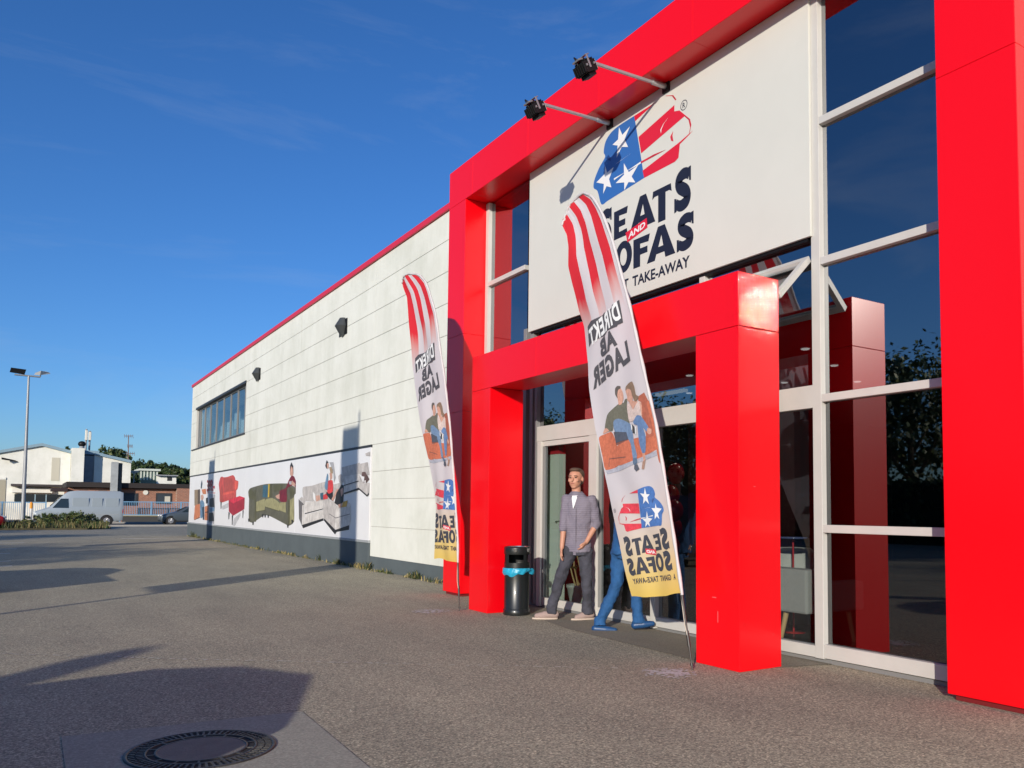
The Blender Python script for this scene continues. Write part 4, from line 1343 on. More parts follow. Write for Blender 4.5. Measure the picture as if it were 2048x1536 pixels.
class Flag:
    def __init__(self, X, Lp, Rp, lean, bulge, rip, shift=0.0, seed=0):
        self.N = 200
        self.L = resample(Lp, self.N + 1)
        self.R = resample(Rp, self.N + 1)
        self.X, self.lean, self.bulge, self.rip, self.shift, self.seed = X, lean, bulge, rip, shift, seed

    def edge(self, E, v):
        x = max(0, min(self.N, v * self.N))
        i = min(int(x), self.N - 1)
        f = x - i
        return tuple(a + (b - a) * f for a, b in zip(E[i], E[i + 1]))

    def P(self, u, v, off=0.0):
        (ly, lz), (ry, rz) = self.edge(self.L, v), self.edge(self.R, v)
        y, z = ry + (ly - ry) * u, rz + (lz - rz) * u
        k = self.bulge * math.sin(math.pi * max(0, min(1, u))) * sm(.90, 1.0, v)
        ny, nz = (lz - rz), -(ly - ry)
        n = math.hypot(ny, nz) or 1
        ny, nz = ny / n, nz / n
        if nz < 0:
            ny, nz = -ny, -nz
        y, z = y + ny * k, z + nz * k
        s = self.seed
        x = self.rip * u * (math.sin(3.1 * v * 4.5 + 2.5 * u + s) + .6 * math.sin(1.7 * v * 4.5 - 5 * u + 2 * s))
        x += .008 * math.sin(11 * u + 3 * math.sin(9 * v + s)) * u * (1 - u) * 4
        # gathers in the sewn cap
        x += .014 * sm(.9, .985, v) * math.sin(60 * u) * u
        kk = 1 + self.lean * (.0146 - .045 * v) / .045 if self.lean else 1
        return Vector((self.X * kk + x - off, y * kk, 1.4 + (z - 1.4) * kk))

    def build(self, label, base):
        root = thing('feather_flag', label, 'flag', base, 'feather flags by the entrance')
        nu, nv = 22, 130
        vs, uvs = [], []
        for j in range(nv + 1):
            for i in range(nu + 1):
                u, v = i / nu, j / nv
                w = v - .0 * u
                if j == 0:
                    w = .004 * math.sin(7 * u + self.seed)
                vs.append(self.P(u, max(0, w)))
                uvs.append((u, v))
        fs, fuv = [], []
        for j in range(nv):
            for i in range(nu):
                q = (j * (nu + 1) + i, j * (nu + 1) + i + 1, (j + 1) * (nu + 1) + i + 1, (j + 1) * (nu + 1) + i)
                fs.append(q)
                fuv += [uvs[k] for k in q]
        b = MB()
        b.add(vs, fs, 0, True)
        o = b.build('banner', CLOTH, root)
        lay = o.data.uv_layers.new(name='UVMap')
        for i, w in enumerate(fuv):
            lay.data[i].uv = w
        # print on the cloth
        its = []
        for i, (k, q) in enumerate(COUPLE):
            its.append((k, q, 1 + i * .25, .25))
        tov = lambda y, z: (.90 - (y - 7.104) * .433, .0515 + (z - 4.47) * .0905)
        for k, q, l in LOGO_F:
            its.append((k, [tov(*p) for p in q], l, .12))
        for k, q, l in reg_mark(7.0, 6.2, .055):
            its.append((k, [tov(*p) for p in q], l, .12))
        board = [(0.14, .665), (.283, .668), (.305, .662), (.48, .670), (.518, .668), (.777, .6825), (.89, .680), (.914, .6275), (.815, .632), (.547, .617), (.473, .622), (.282, .612), (.261, .614), (.171, .610)]
        its.append(('boardl', board, 1, 0))
        # mirrored words, as the flag is seen from its back
        for body, u0, u1, v0, v1, k, l in (('DIREKT', .185, .872, .6225, .667, 'white', 3), ('AB', .335, .69, .573, .617, 'boardl', 1), ('LAGER', .17, .92, .516, .568, 'boardl', 1)):
            for q in text_polys(body, u0, u1, v0, v1, .055 if k == 'boardl' else .035, 0, 1.12):
                its.append((k, q, l, 0 if k == 'boardl' else .05))
        mu = lambda t: sum(p[0] for p in t[1]) / len(t[1])
        mv = lambda t: sum(p[1] for p in t[1]) / len(t[1])
        for nm, part in (('photo_print', its[:len(COUPLE)]), ('emblem', [t for t in its[len(COUPLE):] if .14 < mv(t) < .3]), ('lettering', [t for t in its[len(COUPLE):] if .0915 < mv(t) <= .14 and t[2] < 3]), ('lettering', [t for t in its[len(COUPLE):] if .046 < mv(t) <= .0915 and t[2] < 3]), ('tagline_word', [t for t in its[len(COUPLE):] if mv(t) <= .046 and mu(t) < .126]), ('tagline_word', [t for t in its[len(COUPLE):] if mv(t) <= .046 and .126 <= mu(t) < .395]), ('tagline_word', [t for t in its[len(COUPLE):] if mv(t) <= .046 and mu(t) >= .395]), ('word_plaque', [t for t in its[len(COUPLE):] if .046 < mv(t) <= .14 and t[2] >= 3]), ('headline', [t for t in its[len(COUPLE):] if mv(t) >= .3])):
            self.print_part(nm, part, root)
        # pole: spike in the ground, joints, then up the sleeve and over the cap
        foot = self.P(0, 0)
        pts = [Vector(base), Vector(base).lerp(foot, .5), foot]
        b = MB()
        b.tube(pts, [.007, .009, .012], 8)
        b.tube([Vector(base).lerp(foot, .30), Vector(base).lerp(foot, .52)], .015, 8)
        b.tube([Vector(base).lerp(foot, .05), Vector(base).lerp(foot, .09)], .014, 8)
        b.build('pole', [M('carbon pole', (.035, .03, .028), rough=.4)], root)
        b = MB()
        up = [self.P(-.012, j / 60, .004) for j in range(0, 59)]
        b.tube(up, [.013 + .006 * math.sin(j * .7) ** 2 for j in range(59)], 8)
        over = [self.P(i / 16, .995, .004) for i in range(17)]
        b.tube([self.P(-.012, .97, .004)] + over, .014, 8)
        b.build('sleeve', SLEEVE, root)
        # elastic cord from cloth to the pole foot
        b = MB()
        b.tube([self.P(.02, 0.002), Vector(base).lerp(foot, .62) + Vector((-.025, -.01, 0)), Vector(base).lerp(foot, .36)], .004, 6)
        b.build('cord', M('elastic cord', (.55, .48, .4), rough=.8), root)
        return root

    def print_part(self, nm, its, root):
        keys = sorted({k for k, *_ in its})
        bm = bmesh.new()
        ll = bm.verts.layers.float.new('lay')
        for k, q, l, pale in its:
            vv = []
            for u, v in q:
                if v < .30 and self.shift:
                    u = .5 + (u - .5) * (1 + self.shift) - .05
                x = bm.verts.new((u, v, 0))
                x[ll] = l
                vv.append(x)
            try:
                f = bm.faces.new(vv)
                f.material_index = keys.index(k)
            except ValueError:
                pass
        bm.normal_update()
        bmesh.ops.triangulate(bm, faces=bm.faces)
        for i in range(1, 20):
            bmesh.ops.bisect_plane(bm, geom=bm.verts[:] + bm.edges[:] + bm.faces[:], plane_co=(i / 20, 0, 0), plane_no=(1, 0, 0))
        for j in range(1, 100):
            bmesh.ops.bisect_plane(bm, geom=bm.verts[:] + bm.edges[:] + bm.faces[:], plane_co=(0, j * .0075, 0), plane_no=(0, 1, 0))
        for co, no in (((.012, 0, 0), (-1, 0, 0)), ((.988, 0, 0), (1, 0, 0))):
            bmesh.ops.bisect_plane(bm, geom=bm.verts[:] + bm.edges[:] + bm.faces[:], plane_co=co, plane_no=no, clear_outer=True)
        for v in bm.verts:
            v.co = self.P(v.co.x, v.co.y, .004 + .0009 * v[ll])
        me = bpy.data.meshes.new(nm)
        bm.to_mesh(me)
        bm.free()
        for k in keys:
            me.materials.append(art(k, .06))
        po = bpy.data.objects.new(nm, me)
        COL.objects.link(po)
        hang(po, root)


L2 = [(7.675, 4.609), (7.574, 4.458), (7.555, 4.324), (7.585, 4.11), (7.533, 3.915), (7.416, 3.58), (7.304, 3.38), (7.19, 2.954), (7.157, 2.688), (7.058, 2.247), (6.893, 1.754), (6.752, 1.435), (6.583, 1.069), (6.484, .77), (6.403, .549)][::-1]
R2 = [(7.306, 4.865), (7.135, 4.756), (7.043, 4.647), (6.923, 4.47), (6.766, 4.165), (6.58, 3.698), (6.471, 3.425), (6.329, 2.991), (6.187, 2.572), (6.066, 2.232), (5.977, 1.864), (5.869, 1.437), (5.766, .987), (5.69, .643)][::-1]
L1 = [(12.546, 5.067), (12.475, 4.973), (12.247, 4.754), (12.173, 4.537), (12.13, 4.279), (12.084, 4.022), (12.034, 3.627), (11.896, 3.295), (11.667, 2.904), (11.478, 2.501), (11.348, 2.139), (11.248, 1.786), (11.137, 1.465), (11.093, 1.201), (11.038, .939), (11.008, .679)][::-1]
R1 = [(12.06, 5.085), (11.928, 5.052), (11.763, 4.985), (11.559, 4.849), (11.416, 4.672), (11.313, 4.508), (11.173, 4.291), (11.07, 4.007), (10.98, 3.70), (10.824, 3.297), (10.698, 2.888), (10.595, 2.541), (10.507, 2.1), (10.428, 1.716), (10.341, 1.214), (10.292, .966), (10.281, .669)][::-1]
Flag(4.995, L2, R2, 0, .11, .022, 0, 1.0).build('tall striped feather flag, the nearer one, standing before the red portal', (4.995, 5.551, 0))
fl3 = copy_tree(bpy.data.objects['feather_flag'])
fl3.location = (-12.2, -4.95, 0)
tag(fl3, 'feather flag out on the open side, seen only by its pointed shadow')
Flag(5.0, L1, R1, .045, .06, .03, .45, 2.6).build('tall striped feather flag, the farther one, beside the white wall', (5.073, 10.356, 0))
# ------------------------------------------------------------------ floodlights over the sign
FRED = None
def floodlight(base, tip, label):
    base, tip = Vector(base), Vector(tip)
    t = thing('floodlight', label, 'floodlight', base, 'floodlights over the sign')
    d = (tip - base).normalized()
    MB().tube([base, base + d * .1, tip], [.032, .02, .02], 10).tube([base, base + d * .22], [.034, .03], 8).build('arm', STEEL, t)
    b = MB()
    b.box(base.x - .02, base.x + .03, base.y - .06, base.y + .06, base.z - .07, base.z + .07)
    b.build('wall_plate', BLACK, t, bevel=.004)
    # lamp head: hangs off the tip and looks back down at the sign
    rot = Matrix.Rotation(rad(-28), 3, 'Y') * .78
    def put(b, x0, x1, y0, y1, z0, z1, m=0):
        k = len(b.v)
        b.box(x0, x1, y0, y1, z0, z1, m)
        for i in range(k, len(b.v)):
            b.v[i] = tuple(tip + rot @ Vector(b.v[i]))
    b = MB()
    put(b, -.10, .09, -.13, .13, -.21, -.05)
    put(b, -.07, .06, -.10, .10, -.26, -.212)
    for i in range(6):
        y = -.12 + i * .048
        put(b, -.14, -.102, y - .008, y + .008, -.20, -.06)
    for i in range(4):
        put(b, -.085 + i * .045, -.07 + i * .045, -.12, .12, -.048, -.02)
    b.build('lamp_body', BLACK, t, bevel=.004)
    b = MB()
    put(b, .092, .10, -.12, .12, -.2, -.06)
    b.build('lens', M('lamp lens', (.5, .52, .5), rough=.15), t)
    b = MB()
    put(b, -.05, -.02, -.142, -.132, -.16, .02)
    put(b, -.05, -.02, .132, .142, -.16, .02)
    put(b, -.05, .02, -.14, .14, .02, .03)
    put(b, -.13, -.05, -.06, .10, -.012, .012)
    for x in (-.09, .05):
        put(b, x - .012, x + .012, -.15, -.128, -.13, -.10)
    b.build('bracket', M('bright bracket', (.3, .3, .31), rough=.35, metal=.5), t, bevel=.002)
    pts = [Vector((-.02, .06, .01)), Vector((-.06, .10, .08)), Vector((-.1, .05, .06)), Vector((-.11, .02, -.06))]
    MB().tube([tip + rot @ p for p in pts], .008, 6).build('cable', BLACK, t)
    return t


floodlight((6.21, 8.476, 6.43), (5.006, 8.418, 6.357), 'black floodlight on a steel arm over the sofa emblem, the lower left one')
floodlight((6.21, 7.348, 6.43), (5.006, 7.348, 6.387), 'black floodlight on a steel arm over the sofa emblem, the upper right one')

# ------------------------------------------------------------------ wedge lamps on the white wall
for y, lab in ((20.62, 'dark wedge shaped wall lamp high on the white wall, the nearer one'), (29.75, 'dark wedge shaped wall lamp high on the white wall, the one by the window')):
    t = thing('wall_lamp', lab, 'wall lamp', (6.69, y, 6.0), 'wedge lamps on the white wall')
    b = MB()
    n = 10
    vs, fs = [], []
    w = .22
    for i in range(n + 1):
        a = math.pi * i / n
        vs.append((6.69 - .22 * math.sin(a), y + w * math.cos(a), 6.03))
        vs.append((6.69 - .07 * math.sin(a), y + w * .42 * math.cos(a), 5.78))
        vs.append((6.69 - .10 * math.sin(a), y + w * .55 * math.cos(a), 6.24))
    for i in range(n):
        k = 3 * i
        fs += [(k + 1, k, k + 3, k + 4), (k, k + 2, k + 5, k + 3)]
    b.add(vs, fs + [tuple(3 * i + 1 for i in range(n + 1))])
    b.build('housing', M('lamp housing', (.045, .05, .052), rough=.45), t)
    MB().box(6.675, 6.694, y - .3, y + .3, 5.8, 6.2).build('back_plate', BLACK, t)

# ------------------------------------------------------------------ litter bin
BC = (5.57, 9.66, 0)
BINM = M('black bin paint', (.012, .014, .014), rough=.35, coat=.3)
t = thing('litter_bin', 'round black litter bin with a blue bag beside the red pillar', 'litter bin', BC)
b = MB()
b.lathe(BC, [(.186, .0), (.192, .01), (.192, .075), (.186, .08), (.181, .085), (.181, .56), (.183, .585)], 40)
b.build('body', BINM, t)
b = MB()
seg = [(0.0, .62), (1.15, 1.95), (2.7, 3.5), (4.2, 2 * math.pi)]
b.lathe(BC, [(.186, .62), (.186, .69)], 40)
for k in range(4):
    a0 = rad(235) + k * math.pi / 2 + rad(36)
    b.lathe(BC, [(.186, .69), (.186, .80)], 10, a0=a0, a1=a0 + rad(20))
b.lathe(BC, [(.186, .80), (.19, .81), (.19, .885), (.182, .90), (.165, .905)], 40)
b.lathe(BC, [(.178, .80), (.178, .69)], 40, 1, a0=rad(20), a1=rad(190))
b.build('hood', [BINM, BLACK], t)
b = MB()
b.lathe(BC, [(.165, .902), (.15, .86), (.02, .855)], 40)
for a in (235, 300, 20, 110):
    x, y = BC[0] + .187 * math.cos(rad(a)), BC[1] + .187 * math.sin(rad(a))
    b.tube([(x, y, .835), (x, y, .882)], [.026, .04], 12)
b.build('ashtray', M('worn chrome', (.55, .55, .53), rough=.25, metal=.9, vary=.2, scale=30), t)
b = MB()
n, rows_ = 60, 7
vs, fs = [], []
r = random.Random(5)
for j in range(rows_):
    for i in range(n):
        a = 2 * math.pi * i / n
        f = j / (rows_ - 1)
        z = .62 - f * (.082 + .022 * math.sin(2 * a + .6) + .012 * math.sin(7 * a))
        rr = .192 + .016 * math.sin(math.pi * f) + .006 * math.sin(13 * a + 4 * f) + .005 * r.uniform(-1, 1)
        if abs((a - rad(330) + math.pi) % (2 * math.pi) - math.pi) < .34:
            rr += .045 * math.cos((a - rad(330)) / .34 * 1.57)
            z -= .01
        vs.append((BC[0] + rr * math.cos(a), BC[1] + rr * math.sin(a), z))
for j in range(rows_ - 1):
    for i in range(n):
        fs.append((j * n + i, j * n + (i + 1) % n, (j + 1) * n + (i + 1) % n, (j + 1) * n + i))
b.add(vs, fs, 0, True)
t.scale = (.92, .92, 1)
b.build('bin_bag', M('blue plastic bag', (.02, .32, .5), rough=.35, bump=.4, bscale=25), t)

# ------------------------------------------------------------------ plant pot inside the door
PC = (6.64, 9.72, .03)
t = thing('potted_plant', 'leafy plant in a pale green pot just inside the glass door', 'plant', PC)
b = MB()
b.lathe(PC, [(.135, 0), (.185, .27), (.195, .275), (.195, .315), (.178, .315), (.17, .27), (.001, .26)], 32, smooth=True)
b.build('pot', M('pale green pot', (.35, .42, .35), rough=.6, vary=.06), t)
r = random.Random(3)
b = MB()
stems = []
for k in range(4):
    a = r.uniform(0, 6.28)
    p = [Vector((PC[0] + .05 * math.cos(a), PC[1] + .05 * math.sin(a), .28))]
    lean = Vector((r.uniform(-.12, .0), r.uniform(.0, .22), 0))
    for j in range(1, 7):
        p.append(p[0] + lean * (j / 3) + Vector((r.uniform(-.03, .03), r.uniform(-.03, .03), .16 * j)))
    stems.append(p)
    b.tube(p, [.014 - .0015 * i for i in range(7)], 6)
b.build('stem', M('plant stem', (.3, .24, .1), rough=.8), t)
b = MB()
for p in stems:
    for j in range(2, 7):
        for _ in range(5):
            a = r.uniform(0, 6.28)
            d = Vector((math.cos(a), math.sin(a), r.uniform(-.5, .4))).normalized()
            s = r.uniform(.06, .10)
            w = d.cross(Vector((0, 0, 1))).normalized() * s * .36
            o = p[j]
            b.poly([o, o + d * s * .5 + w, o + d * s + Vector((0, 0, -.02)), o + d * s * .5 - w])
b.build('leaves', M('house plant leaf', (.02, .05, .015), rough=.4), t)

# ------------------------------------------------------------------ furniture seen through the glass
FAB = M('grey sofa cloth', (.40, .40, .37), rough=.95, vary=.08, scale=60, bump=.3, bscale=300)
OAK = M('pale oak leg', (.62, .42, .2), rough=.5)
t = thing('display_sofa', 'grey cloth sofa on pale wooden legs behind the shop window', 'sofa', (7.0, 5.8, .03))
b = MB()
b.box(6.59, 6.78, 5.64, 7.2, .37, .817)
b.build('backrest', FAB, t, bevel=.025)
b = MB()
b.box(6.785, 7.5, 5.81, 7.2, .37, .54)
b.build('seat', FAB, t, bevel=.03)
b = MB()
b.box(6.785, 7.5, 5.64, 5.805, .37, .68)
b.build('armrest', FAB, t, bevel=.03)
for x, y, dx, dy in ((6.69, 5.99, -.02, .07), (7.4, 5.78, .03, -.05)):
    MB().tube([(x, y, .37), (x + dx, y + dy, .031)], [.03, .02], 12).build('leg', OAK, t)
t = thing('side_table', 'small round glass table on a thin red stem behind the sofa', 'table', (7.41, 6.53, .02))
MB().lathe((7.41, 6.53, 1.09), [(.001, 0), (.17, 0), (.175, .012), (.17, .022), (.001, .022)], 28).build('table_top', M('blue grey glass', (.08, .1, .2), rough=.1), t)
MB().tube([(7.41, 6.53, .03), (7.41, 6.53, 1.09)], .011, 8).lathe((7.41, 6.53, .016), [(.001, .02), (.13, .014), (.13, 0)], 24).build('stem', M('red stem', (.45, .01, .015), rough=.4), t)
t = thing('pouffe', 'pale rounded pouffe behind the side table', 'pouffe', (8.07, 7.1, .02))
MB().lathe((8.07, 7.1, .45), [(.26, 0), (.31, .05), (.33, .2), (.30, .42), (.2, .5), (.001, .51)], 28).build('cushion', M('pale pouffe cloth', (.5, .5, .45), rough=.9), t)
MB().lathe((8.07, 7.1, .016), [(.25, 0), (.25, .43), (.001, .434)], 24).build('base', M('pouffe base', (.03, .03, .03), rough=.6), t)
r = random.Random(9)
for i, (y, z) in enumerate(((9.28, 1.15), (9.3, 1.62), (9.18, .88), (9.42, 1.95), (9.05, 1.4))):
    t = thing('balloon', 'dark red balloon in the bunch inside the doorway', 'balloon', (8 + r.uniform(-.2, .2), y, z), 'red balloons inside the doorway')
    c = t.location
    MB().ball(c, (.13, .13, .16)).build('skin', mat('balloon_red', (.4, .006, .012), .25), t)
    MB().tube([c + Vector((0, 0, -.16)), (8.0, 9.2, .05)], .002, 4).build('string', mat('string', (.5, .5, .5), .8), t)

# ------------------------------------------------------------------ weeds along the foot of the wall
r = random.Random(21)
WEED = [M('weed green', (.10, .115, .03), rough=.9), M('dry weed', (.33, .26, .11), rough=.9), M('weed dark', (.04, .055, .02), rough=.9)]
b = MB()


def tuft(x, y, h, n, mi):
    for _ in range(n):
        a = r.uniform(0, 6.28)
        d = Vector((math.cos(a), math.sin(a), 0))
        o = Vector((x + r.uniform(-.06, .06), y + r.uniform(-.12, .12), 0))
        hh = h * r.uniform(.5, 1.3)
        w = d.orthogonal().normalized() * r.uniform(.006, .016)
        tip = o + d * hh * r.uniform(.2, .8) + Vector((0, 0, hh))
        mid = o + d * hh * .2 + Vector((0, 0, hh * .6))
        b.poly([o - w, o + w, mid + w * .8, tip, mid - w * .8], mi if r.random() < .7 else r.randrange(3))


y = 14.2
while y < 42.5:
    dens = .5 + .5 * math.sin(y * 1.7) * math.sin(y * .63 + 1)
    if r.random() < .25 + .75 * dens:
        tuft(WX - .05 - abs(r.gauss(0, .06)), y, r.choice([.03, .04, .06, .10]), r.randint(4, 12), r.choice([0, 1, 1, 2, 0]))
    y += r.uniform(.04, .16)
for y, h, n in ((18.2, .34, 50), (18.6, .28, 40), (18.9, .22, 40), (15.5, .3, 60), (15.4, .2, 40), (15.9, .14, 30), (16.9, .12, 40), (41.2, .5, 40), (40.6, .35, 40), (17.4, .1, 30), (22, .3, 30), (20.4, .25, 50)):
    tuft(WX - .09, y, h * .5, int(n * .5), r.choice([0, 1, 2]))
tag(b.build('weeds', WEED), 'weeds and dry grass along the foot of the wall', kind='stuff')
# ------------------------------------------------------------------ people
def lump(b, p0, p1, r0, r1, n=14):
    p0, p1 = Vector(p0), Vector(p1)
    b.tube([p0, p1], [r0, r1], n)
    b.ball(p0, r0, n=n, h=8)
    b.ball(p1, r1, n=n, h=8)


def oval(b, c, f, s, rf, rs, rz):
    """ellipsoid with forward, side and up radii"""
    k = len(b.v)
    b.ball((0, 0, 0), 1, n=20, h=12)
    for i in range(k, len(b.v)):
        x, y, z = b.v[i]
        b.v[i] = tuple(Vector(c) + f * (x * rf) + s * (y * rs) + Vector((0, 0, z * rz)))


def rings(b, rr, f, s, n=24):
    """closed loft of ellipses: (centre, forward radius, side radius)"""
    vs, fs = [], []
    for c, rf, rs in rr:
        for i in range(n):
            a = 2 * math.pi * i / n
            vs.append(Vector(c) + f * (rf * math.cos(a)) + s * (rs * math.sin(a)))
    for j in range(len(rr) - 1):
        for i in range(n):
            fs.append((j * n + i, j * n + (i + 1) % n, (j + 1) * n + (i + 1) % n, (j + 1) * n + i))
    fs.append(tuple(reversed(range(n))))
    fs.append(tuple(range((len(rr) - 1) * n, len(rr) * n)))
    b.add(vs, fs, 0, True)


def fuse(b, name, m, parent, vox, smooth=3):
    o = b.build(name, m, parent)
    bm = bmesh.new()
    bm.from_mesh(o.data)
    bmesh.ops.recalc_face_normals(bm, faces=bm.faces)
    bm.to_mesh(o.data)
    bm.free()
    rm = o.modifiers.new('fuse', 'REMESH')
    rm.mode = 'VOXEL'
    rm.voxel_size = vox
    rm.use_smooth_shade = True
    sm_ = o.modifiers.new('soft', 'SMOOTH')
    sm_.iterations = smooth
    sm_.factor = .5
    return o


FOLD = bpy.data.textures.new('cloth folds', 'CLOUDS')
FOLD.noise_scale = .11
FOLD.noise_depth = 2


def folds(o, amt):
    d = o.modifiers.new('folds', 'DISPLACE')
    d.texture = FOLD
    d.texture_coords = 'LOCAL'
    d.strength = amt
    d.mid_level = .5
    return o


def hand(b, wrist, d, palm_n, side, curl=.5):
    """palm with four fingers and a thumb; d along the hand, palm_n out of the palm, side towards the thumb"""
    d, palm_n, side = Vector(d).normalized(), Vector(palm_n).normalized(), Vector(side).normalized()
    w = Vector(wrist)
    kn = w + d * .09
    for t in (-.03, -.01, .01, .03):
        lump(b, w + d * .012 + side * t * .6, kn + side * t, .017, .014, 10)
    for t, ln, c in ((.034, .070, .9), (.012, .080, 1.0), (-.011, .074, 1.1), (-.033, .058, 1.25)):
        p0 = kn + side * t
        a1, a2 = curl * c * .7, curl * c * 1.5
        p1 = p0 + (d * math.cos(a1) + palm_n * math.sin(a1)) * ln * .5
        p2 = p1 + (d * math.cos(a2) + palm_n * math.sin(a2)) * ln * .5
        lump(b, p0, p1, .0105, .0095, 8)
        lump(b, p1, p2, .0095, .008, 8)
    t0 = w + d * .03 + side * .03
    t1 = t0 + d * .032 + side * .028 + palm_n * .012
    t2 = t1 + d * .03 + side * .006 + palm_n * .016
    lump(b, t0, t1, .015, .012, 8)
    lump(b, t1, t2, .012, .009, 8)


UP = Vector((0, 0, 1))
SKIN = M('skin', (.50, .245, .165), rough=.5, spec=.35, vary=.06, scale=20)


def head(b, hc, f, s):
    k0 = len(b.v)
    oval(b, hc + Vector((0, 0, .035)) - f * .012, f, s, .103, .079, .103)
    oval(b, hc - Vector((0, 0, .045)) + f * .018, f, s, .078, .064, .085)
    oval(b, hc - Vector((0, 0, .105)) + f * .052, f, s, .030, .034, .026)          # chin
    lump(b, hc + f * .088 + UP * .022, hc + f * .112 - UP * .022, .009, .015, 10)     # nose
    for k in (-1, 1):
        oval(b, hc + f * .082 + s * .032 * k + UP * .036, f, s, .014, .026, .009)      # brow
        oval(b, hc + f * .066 + s * .045 * k - UP * .022, f, s, .022, .020, .022)      # cheek
        oval(b, hc - f * .012 + s * .082 * k - UP * .005, f, s, .022, .009, .034)      # ear
    oval(b, hc + f * .086 - UP * .052, f, s, .010, .024, .006)
    oval(b, hc + f * .084 - UP * .064, f, s, .010, .021, .007)
    for i in range(k0, len(b.v)):
        d = Vector(b.v[i]) - hc
        b.v[i] = tuple(hc + Vector((d.x * 1.14, d.y * 1.14, d.z * .95)))


def face(parent, hc, f, s):
    f, s, UP = f * 1.14, s * 1.14, Vector((0, 0, .95))
    for k in (-1, 1):
        b = MB()
        oval(b, hc + f * .079 + s * .031 * k + UP * .018, f, s, .012, .013, .008)
        e = b.build('eye', mat('eye_dark', (.05, .04, .035), .25), parent)
        b = MB()
        oval(b, hc + f * .094 + s * .033 * k + UP * .042, f, s, .006, .024, .005)
        b.build('eyebrow', mat('eyebrow', (.10, .06, .04), .8), parent)
    b = MB()
    oval(b, hc + f * .0935 - UP * .058, f, s, .006, .024, .0065)
    b.build('mouth', mat('lips', (.33, .09, .075), .5), parent)


def shirt_mat():
    m = bpy.data.materials.new('mauve grey checked shirt')
    m.use_nodes = True
    t = m.node_tree
    b = t.nodes['Principled BSDF']
    b.inputs['Roughness'].default_value = .9
    tc = t.nodes.new('ShaderNodeTexCoord')
    w1 = t.nodes.new('ShaderNodeTexWave')
    w1.bands_direction = 'Z'
    w1.inputs['Scale'].default_value = 13
    w1.inputs['Distortion'].default_value = .6
    w1.inputs['Detail'].default_value = 2
    n = t.nodes.new('ShaderNodeTexNoise')
    n.inputs['Scale'].default_value = 7
    n.inputs['Detail'].default_value = 6
    r = t.nodes.new('ShaderNodeValToRGB')
    r.color_ramp.elements[0].color = (.105, .095, .135, 1)
    r.color_ramp.elements[1].color = (.215, .19, .235, 1)
    a = t.nodes.new('ShaderNodeMath')
    a.operation = 'MULTIPLY_ADD'
    a.inputs[1].default_value = .45
    t.links.new(tc.outputs['Object'], w1.inputs['Vector'])
    t.links.new(tc.outputs['Object'], n.inputs['Vector'])
    t.links.new(w1.outputs[1], a.inputs[0])
    t.links.new(n.outputs[0], a.inputs[2])
    mu = t.nodes.new('ShaderNodeMath')
    mu.operation = 'MULTIPLY'
    mu.inputs[1].default_value = .9
    t.links.new(a.outputs[0], mu.inputs[0])
    t.links.new(mu.outputs[0], r.inputs[0])
    t.links.new(r.outputs[0], b.inputs['Base Color'])
    n2 = t.nodes.new('ShaderNodeTexNoise')
    n2.inputs['Scale'].default_value = 11
    n2.inputs['Detail'].default_value = 5
    n2.inputs['Distortion'].default_value = 1.2
    t.links.new(tc.outputs['Object'], n2.inputs['Vector'])
    bu = t.nodes.new('ShaderNodeBump')
    bu.inputs['Strength'].default_value = .6
    bu.inputs['Distance'].default_value = .03
    t.links.new(n2.outputs[0], bu.inputs['Height'])
    t.links.new(bu.outputs[0], b.inputs['Normal'])
    return m


V = Vector
# --- man in the open shirt
f = V((-.78, -.62, 0)).normalized()           # chest looks towards the camera's left
s = UP.cross(f)
man = thing('person', 'man in a mauve grey shirt and dark jeans striding out of the shop doors', 'person', (5.89, 8.87, 0))
nk, hc = V((5.960, 8.823, 1.592)), V((5.950, 8.829, 1.792))
shR, shL = V((5.878, 8.923, 1.520)), V((6.104, 8.701, 1.520))
elR, wrR = V((5.820, 8.899, 1.207)), V((5.772, 8.870, 0.914))
elL, wrL = V((6.157, 8.653, 1.222)), V((6.003, 8.658, 0.991))
hpR, hpL = V((5.902, 8.865, 0.933)), V((6.056, 8.764, 0.933))
knR, anR, heR, toR = V((5.772, 8.908, 0.534)), V((5.705, 8.990, 0.105)), V((5.748, 8.966, 0.055)), V((5.512, 9.101, 0.045))
knL, anL, heL, toL = V((6.051, 8.716, 0.520)), V((6.085, 8.740, 0.110)), V((6.133, 8.730, 0.055)), V((5.916, 8.773, 0.035))
hf = V((-.83, -.56, 0)).normalized()
hsd = UP.cross(hf)
b = MB()
head(b, hc, hf, hsd)
lump(b, nk - UP * .03, hc - UP * .07 - hf * .01, .060, .056)
rings(b, [(V((5.974, 8.812, 0.880)), .09, .14), (V((5.974, 8.812, 1.111)), .085, .13), (V((5.984, 8.807, 1.361)), .095, .155), (V((5.974, 8.817, 1.515)), .07, .13), (nk, .05, .055)], f, s)
for sh, el, wr in ((shR, elR, wrR), (shL, elL, wrL)):
    lump(b, sh, el, .045, .038)
    lump(b, el, wr, .042, .028)
for hp, kn, an in ((hpR, knR, anR), (hpL, knL, anL)):
    lump(b, hp, kn, .068, .045)
    lump(b, kn, an, .045, .035)
for an, he, to in ((anR, heR, toR), (anL, heL, toL)):
    lump(b, an, to.lerp(he, .5), .03, .026)
hand(b, wrR, (-.12, -.05, -1), (.2, -.6, 0), (-.6, -.7, -.1), .45)
hand(b, wrL, (-.55, .12, -.72), (.1, .75, .1), (-.6, -.5, .35), .75)
body = fuse(b, 'body', SKIN, man, .0065, 2)
face(man, hc, hf, hsd)
b = MB()
oval(b, hc + UP * .062 - hf * .040, hf, hsd, .108, .099, .088)
oval(b, hc + UP * .005 - hf * .068, hf, hsd, .068, .088, .092)
